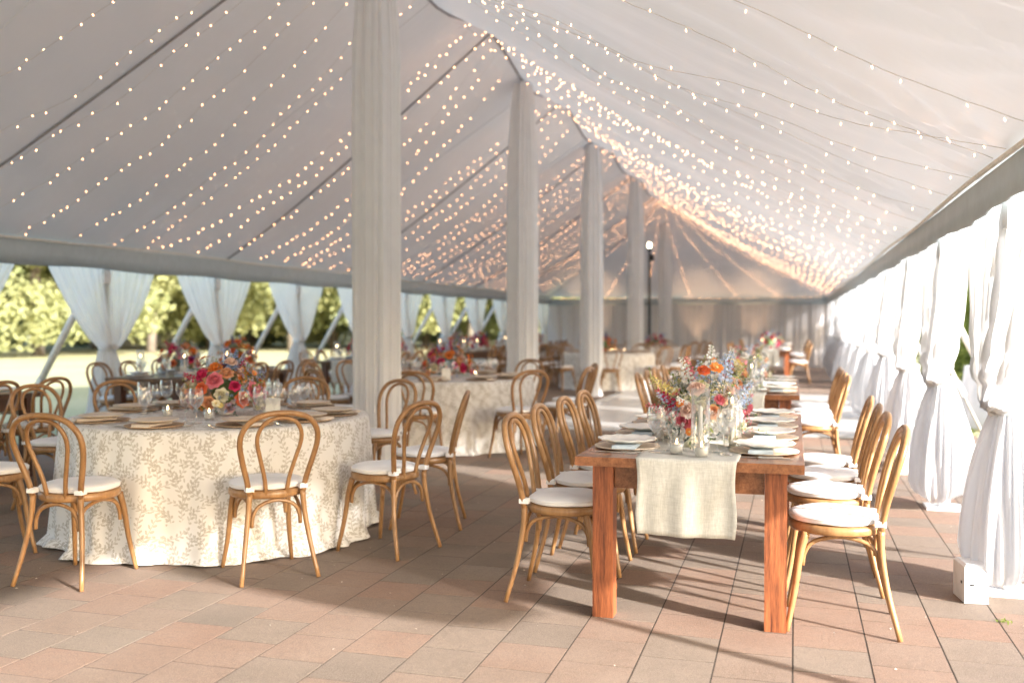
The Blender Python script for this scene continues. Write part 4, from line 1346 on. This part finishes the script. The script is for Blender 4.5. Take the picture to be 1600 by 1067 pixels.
# ---------------------------------------------------------------- post weights, guy lines
for k, (x, y, who) in enumerate(((0.84, 5.16, 'nearest'), (0.93, 9.35, 'third'))):
    o = empty('post_weight', (x, y, 0), R(8)); tag(o, 'white metal weight box with black slots beside the %s aisle curtain' % who, 'weight box', 'white weight boxes')
    b = MB(); b.box(-.055, .055, -.09, .09, .003, .19, .012); b.build('housing', M['white_paint'], o)
    for z in (.09,):
        b = MB(); b.box(-.0575, -.0545, -.05, -.035, z, z + .012); b.build('slot', M['black'], o)
        b = MB(); b.box(-.03, -.012, -.0925, -.0895, z, z + .008); b.build('slot', M['black'], o)
def guy(x0, y, x1, y1, who, side):
    o = empty('guy_strap', (x1, y1, 0)); tag(o, 'pale guy strap with ratchet slanting to the ground outside, ' + who, 'guy strap', 'guy straps of the tent')
    A = Vector((x0 - x1, y - y1, 2.06)); B = Vector((0, 0, -.03))
    m1 = A.lerp(B, .66); m2 = A.lerp(B, .74)
    b = MB(); b.tube([A, m1], .043 if side < 0 else .030, 8); b.build('sleeve', M['sleeve'], o, True)
    b = MB(); b.tube([m1, m2], .055 if side < 0 else .045, 6); b.build('ratchet', M['alu'], o)
    b = MB(); b.tube([m2, B], .018, 6); b.build('strap', M['webbing'], o, True)
for k, py in enumerate(POSTS_L):
    if py < 7: continue
    guy(XL - .03, py, -9.25, py - .1, '%s on the lawn side' % ORD[k - 3], -1)
for k, py in enumerate(POSTS_R[2:9]):
    guy(XR + .03, py, 2.15, py + .25, '%s on the hedge side' % ORD[k], 1)

# ---------------------------------------------------------------- outside right: draped table, hedge, trees
o = MB()
def wc(u, t_):
    a = u*2*PI; r = .58 + .10*t_ + .035*t_*math.sin(a*12) + .02*t_*math.sin(a*19+1)
    return (r*math.cos(a), r*math.sin(a), .78*(1-t_) + .01)
o.grid(120, 12, wc, wrap=True)
o.lathe([(0, .79), (.58, .79)], 60)
t_o = o.build('draped_table', M['drape'], None, True, (2.75, 13.9, 0)); tag(t_o, 'round table under a plain white floor length cloth out on the grass', 'table')
g = MB()
for (x0, x1, y0, y1) in ((2.11, 2.6, -3, 34), (3.5, 5.2, -3, 34)):
    g.add([(x0, y0, -.02), (x1, y0, -.02), (x1, y1, -.02), (x0, y1, -.02)], [(0, 1, 2, 3)])
tag(g.build('lawn_strips', M['lawn']), kind='structure')
g = MB(); g.box(2.61, 3.49, -3, 34, -.09, -.012); tag(g.build('path', M['paver']), kind='structure')
gr = MB()
for k in range(5000):
    x = random.choice((random.uniform(2.12, 2.6), random.uniform(3.5, 5.0))); y = random.uniform(5, 20)
    a = random.uniform(0, 6.28); hh = random.uniform(.03, .07); wd = .006
    gr.add([(x - wd*math.cos(a), y - wd*math.sin(a), -.02), (x + wd*math.cos(a), y + wd*math.sin(a), -.02), (x + random.uniform(-.02, .02), y + random.uniform(-.02, .02), -.02 + hh)], [(0, 1, 2)])
tag(gr.build('grass', M['leaf_hedge']), 'short grass growing beside the path outside', 'grass', kind='stuff')
# weeds in the joints near the post
wd_ = MB()
for (cx_, cy_) in ((0.92, 4.80),):
    for k in range(24):
        a = random.uniform(0, 6.28); d = random.uniform(0, .03); x, y = cx_ + d*math.cos(a), cy_ + d*2.2*math.sin(a)
        l_ = random.uniform(.008, .022)
        wd_.add([(x, y, .0), (x + .006, y + .003, l_*.6), (x + random.uniform(-.012, .012), y + random.uniform(-.012, .012), l_)], [(0, 1, 2)])
tag(wd_.build('weeds', M['leaf_hedge']), 'tiny green weeds sprouting from the paving joints', 'weeds', kind='stuff')

def leaf_cloud(n, centers, size, rnd, squash=1.0):
    """many small leaf quads spread through clumps"""
    C_ = np.array([c[:3] for c in centers]); S_ = np.array([c[3] for c in centers])
    k = rnd.integers(0, len(C_), n)
    d = rnd.normal(size=(n, 3)); d /= np.linalg.norm(d, axis=1)[:, None]
    rad = rnd.random(n) ** (1/2.2)
    p = C_[k] + d * (rad * S_[k])[:, None] * np.array([1, 1, squash])
    u = rnd.normal(size=(n, 3)); u /= np.linalg.norm(u, axis=1)[:, None]
    v = np.cross(u, rnd.normal(size=(n, 3))); v /= np.linalg.norm(v, axis=1)[:, None]
    s = size * rnd.uniform(.6, 1.3, n)[:, None]
    quad = np.stack([p - u*s, p + v*s*.5, p + u*s, p - v*s*.5], axis=1).reshape(-1, 3)
    me = bpy.data.meshes.new('leaves')
    me.vertices.add(4*n); me.vertices.foreach_set('co', quad.ravel())
    me.loops.add(4*n); me.loops.foreach_set('vertex_index', np.arange(4*n, dtype=np.int32))
    me.polygons.add(n); me.polygons.foreach_set('loop_start', np.arange(0, 4*n, 4, dtype=np.int32)); me.polygons.foreach_set('loop_total', np.full(n, 4, dtype=np.int32))
    me.update(); me.validate()
    return me
def tree_meshes(seed, h, rad, leafmat, n, size, low=.14):
    rnd = np.random.default_rng(seed)
    cs = []
    for k in range(34):
        a = rnd.uniform(0, 2*PI); zz = rnd.uniform(low, 1.0); env = math.sin(min(1, (zz - low + .18)/(1.0 - low + .18)) * PI) ** .5
        r = rad * env * rnd.uniform(.25, .95)
        cs.append((r*math.cos(a), r*math.sin(a), h*zz, rad * rnd.uniform(.24, .42)))
    me = leaf_cloud(n, cs, size, rnd, .8); me.materials.append(leafmat)
    b = MB(); b.tube(spline([(0, 0, -.2), (.1, .05, h*.25), (-.1, .1, h*.5), (.05, 0, h*.85)], 12), list(np.linspace(rad*.048, rad*.015, 12)), 8)
    for k in range(9):
        c = cs[k]; z0 = h*rnd.uniform(.22, .5)
        b.tube([(0, 0.05, z0), (c[0]*.45, c[1]*.45, (z0+c[2])*.5 + .2), (c[0], c[1], c[2])], [rad*.035, rad*.022, rad*.008], 6)
    return me, b.mesh('trunk', M['bark'], True)
TM = [tree_meshes(1, 12, 5.6, M['leaf_gold'], 26000, .17), tree_meshes(2, 13, 6.0, M['leaf_olive'], 26000, .17), tree_meshes(3, 11, 5.0, M['leaf_gold'], 22000, .16)]
TW = ['broad yellow green tree', 'tall olive green tree', 'loose golden green tree']
def polar(px, d):
    th = math.atan2(px - 800, 1500) - R(16.4)
    return d * math.sin(th), d * math.cos(th)
tl = [(-190, 50, 1), (-60, 52, 0), (60, 46, 0), (150, 58, 1), (235, 50, 2), (330, 54, 0), (395, 60, 1), (455, 50, 2), (520, 56, 0), (600, 52, 1), (665, 58, 0), (735, 50, 2), (800, 56, 1), (870, 54, 0), (30, 74, 1), (200, 78, 0), (420, 76, 1), (560, 78, 0), (700, 76, 1)]
for i, (px, d, kd) in enumerate(tl):
    x, y = polar(px, d)
    o = empty('tree', (x, y, 0), i * 1.7)
    s_ = random.uniform(.9, 1.12)
    tag(o, '%s %s across the lawn, %s counted from the left' % (TW[kd], 'behind the first row' if i >= 14 else 'in the front row', (ORD + ['fifteenth'])[i if i < 14 else i - 14] if i not in (13,) else 'fourteenth'), 'tree', 'trees across the lawn')
    inst('crown', TM[kd][0], o, (0, 0, 0), (0, 0, 0), s_); inst('trunk', TM[kd][1], o, (0, 0, 0), (0, 0, 0), s_)
# low dark bushes under the trees
rnd = np.random.default_rng(5)
bm_ = leaf_cloud(3500, [(rnd.uniform(-2.6, 2.6), rnd.uniform(-.8, .8), rnd.uniform(.3, 1.3), rnd.uniform(.5, .9)) for _ in range(16)], .13, rnd, .8); bm_.materials.append(M['leaf_olive'])
bpos = [(-40, 62), (95, 64), (190, 68), (290, 62), (390, 64), (480, 62), (560, 66), (650, 64), (750, 62)]
for i, (px, d) in enumerate(bpos):
    x, y = polar(px, d)
    o = inst('bush', bm_, None, (x, y, 0), (0, 0, R(30) + random.uniform(-.2, .2)), (1.1, 1.1, random.uniform(1.0, 1.7)))
    tag(o, 'low dark bush under the trees across the lawn, %s from the left' % ORD[i], 'bush', 'bushes under the trees')
# small outbuilding
x, y = polar(212, 60)
o = empty('shed', (x, y, 0), R(35)); tag(o, 'small white walled shed with grey roof and teal door beyond the lawn', 'shed')
wm = simple('white render', (.7, .7, .7), .8); gm = simple('grey shingles', (.30, .30, .32), .8); tm = simple('teal paint', (.05, .15, .2), .5)
b = MB(); b.box(-2.4, 2.4, -1.5, 1.5, 0, 1.9); b.build('wall', wm, o)
b = MB(); b.add([(-2.7, -1.8, 1.88), (2.7, -1.8, 1.88), (2.7, 1.8, 1.88), (-2.7, 1.8, 1.88), (-2.2, 0, 2.7), (2.2, 0, 2.7)], [(0, 1, 5, 4), (1, 2, 5), (2, 3, 4, 5), (3, 0, 4), (0, 3, 2, 1)]); b.build('roof', gm, o)
b = MB(); b.box(-1.9, -1.1, -1.55, -1.5, 0, 1.7); b.build('door', tm, o)
for k in range(2):
    b = MB(); b.box(-.5 + k*1.5, .3 + k*1.5, -1.54, -1.5, .7, 1.5); b.build('window', M['glass'], o)

# hedge and dark conifers outside the right side
rnd = np.random.default_rng(9)
for i, (x, y, hh, mat, what) in enumerate(((4.3, 20.5, 2.2, 'leaf_hedge', 'lime green clipped shrub'), (3.9, 27.0, 2.0, 'leaf_hedge', 'rounded lime green shrub farther off'), (4.9, 23.8, 4.2, 'leaf_dark', 'dark conifer behind the lime shrub'), (5.0, 28.0, 4.6, 'leaf_dark', 'dark conifer beyond the shrubs'),
                                           (6.4, 21.5, 3.4, 'leaf_dark', 'dark rounded bush toward the far corner'), (4.2, 32.5, 3.0, 'leaf_hedge', 'light green bush by the far corner'), (6.0, 31.5, 5.0, 'leaf_dark', 'tall dark conifer at the back of the shrubs'))):
    o = empty('shrub', (x, y, 0)); tag(o, what + ' outside the aisle curtains', 'shrub', 'shrubs outside the aisle side')
    cs = [(rnd.uniform(-.9, .9), rnd.uniform(-1.8, 1.8), rnd.uniform(.2, hh - .3), rnd.uniform(.35, .6)) for _ in range(26)]
    me = leaf_cloud(9000, cs, .055, rnd, .9); me.materials.append(M[mat]); inst('foliage', me, o)
    b = MB(); b.tube([(0, 0, 0), (.05, 0, hh*.4), (0, .05, hh*.8)], [.07, .05, .02], 6); b.build('trunk', M['bark'], o, True)


# crumbs, petals and leaf scraps on the paving
dbm = MB()
for k in range(150):
    x, y = random.uniform(-5.5, 1.2), random.uniform(3.2, 9.0)
    r = random.uniform(.003, .009); a = random.uniform(0, 6.28)
    dbm.add([(x + r*math.cos(a), y + r*math.sin(a), .003), (x + r*.6*math.cos(a+1.9), y + r*.6*math.sin(a+1.9), .006), (x + r*math.cos(a+3.3), y + r*math.sin(a+3.3), .003), (x + r*.5*math.cos(a+4.8), y + r*.5*math.sin(a+4.8), .004)], [(0, 1, 2, 3)], k % 2)
tag(dbm.build('debris', [M['charger_pale'], M['webbing']]), 'tiny petals and leaf scraps scattered over the paving', 'debris', kind='stuff')
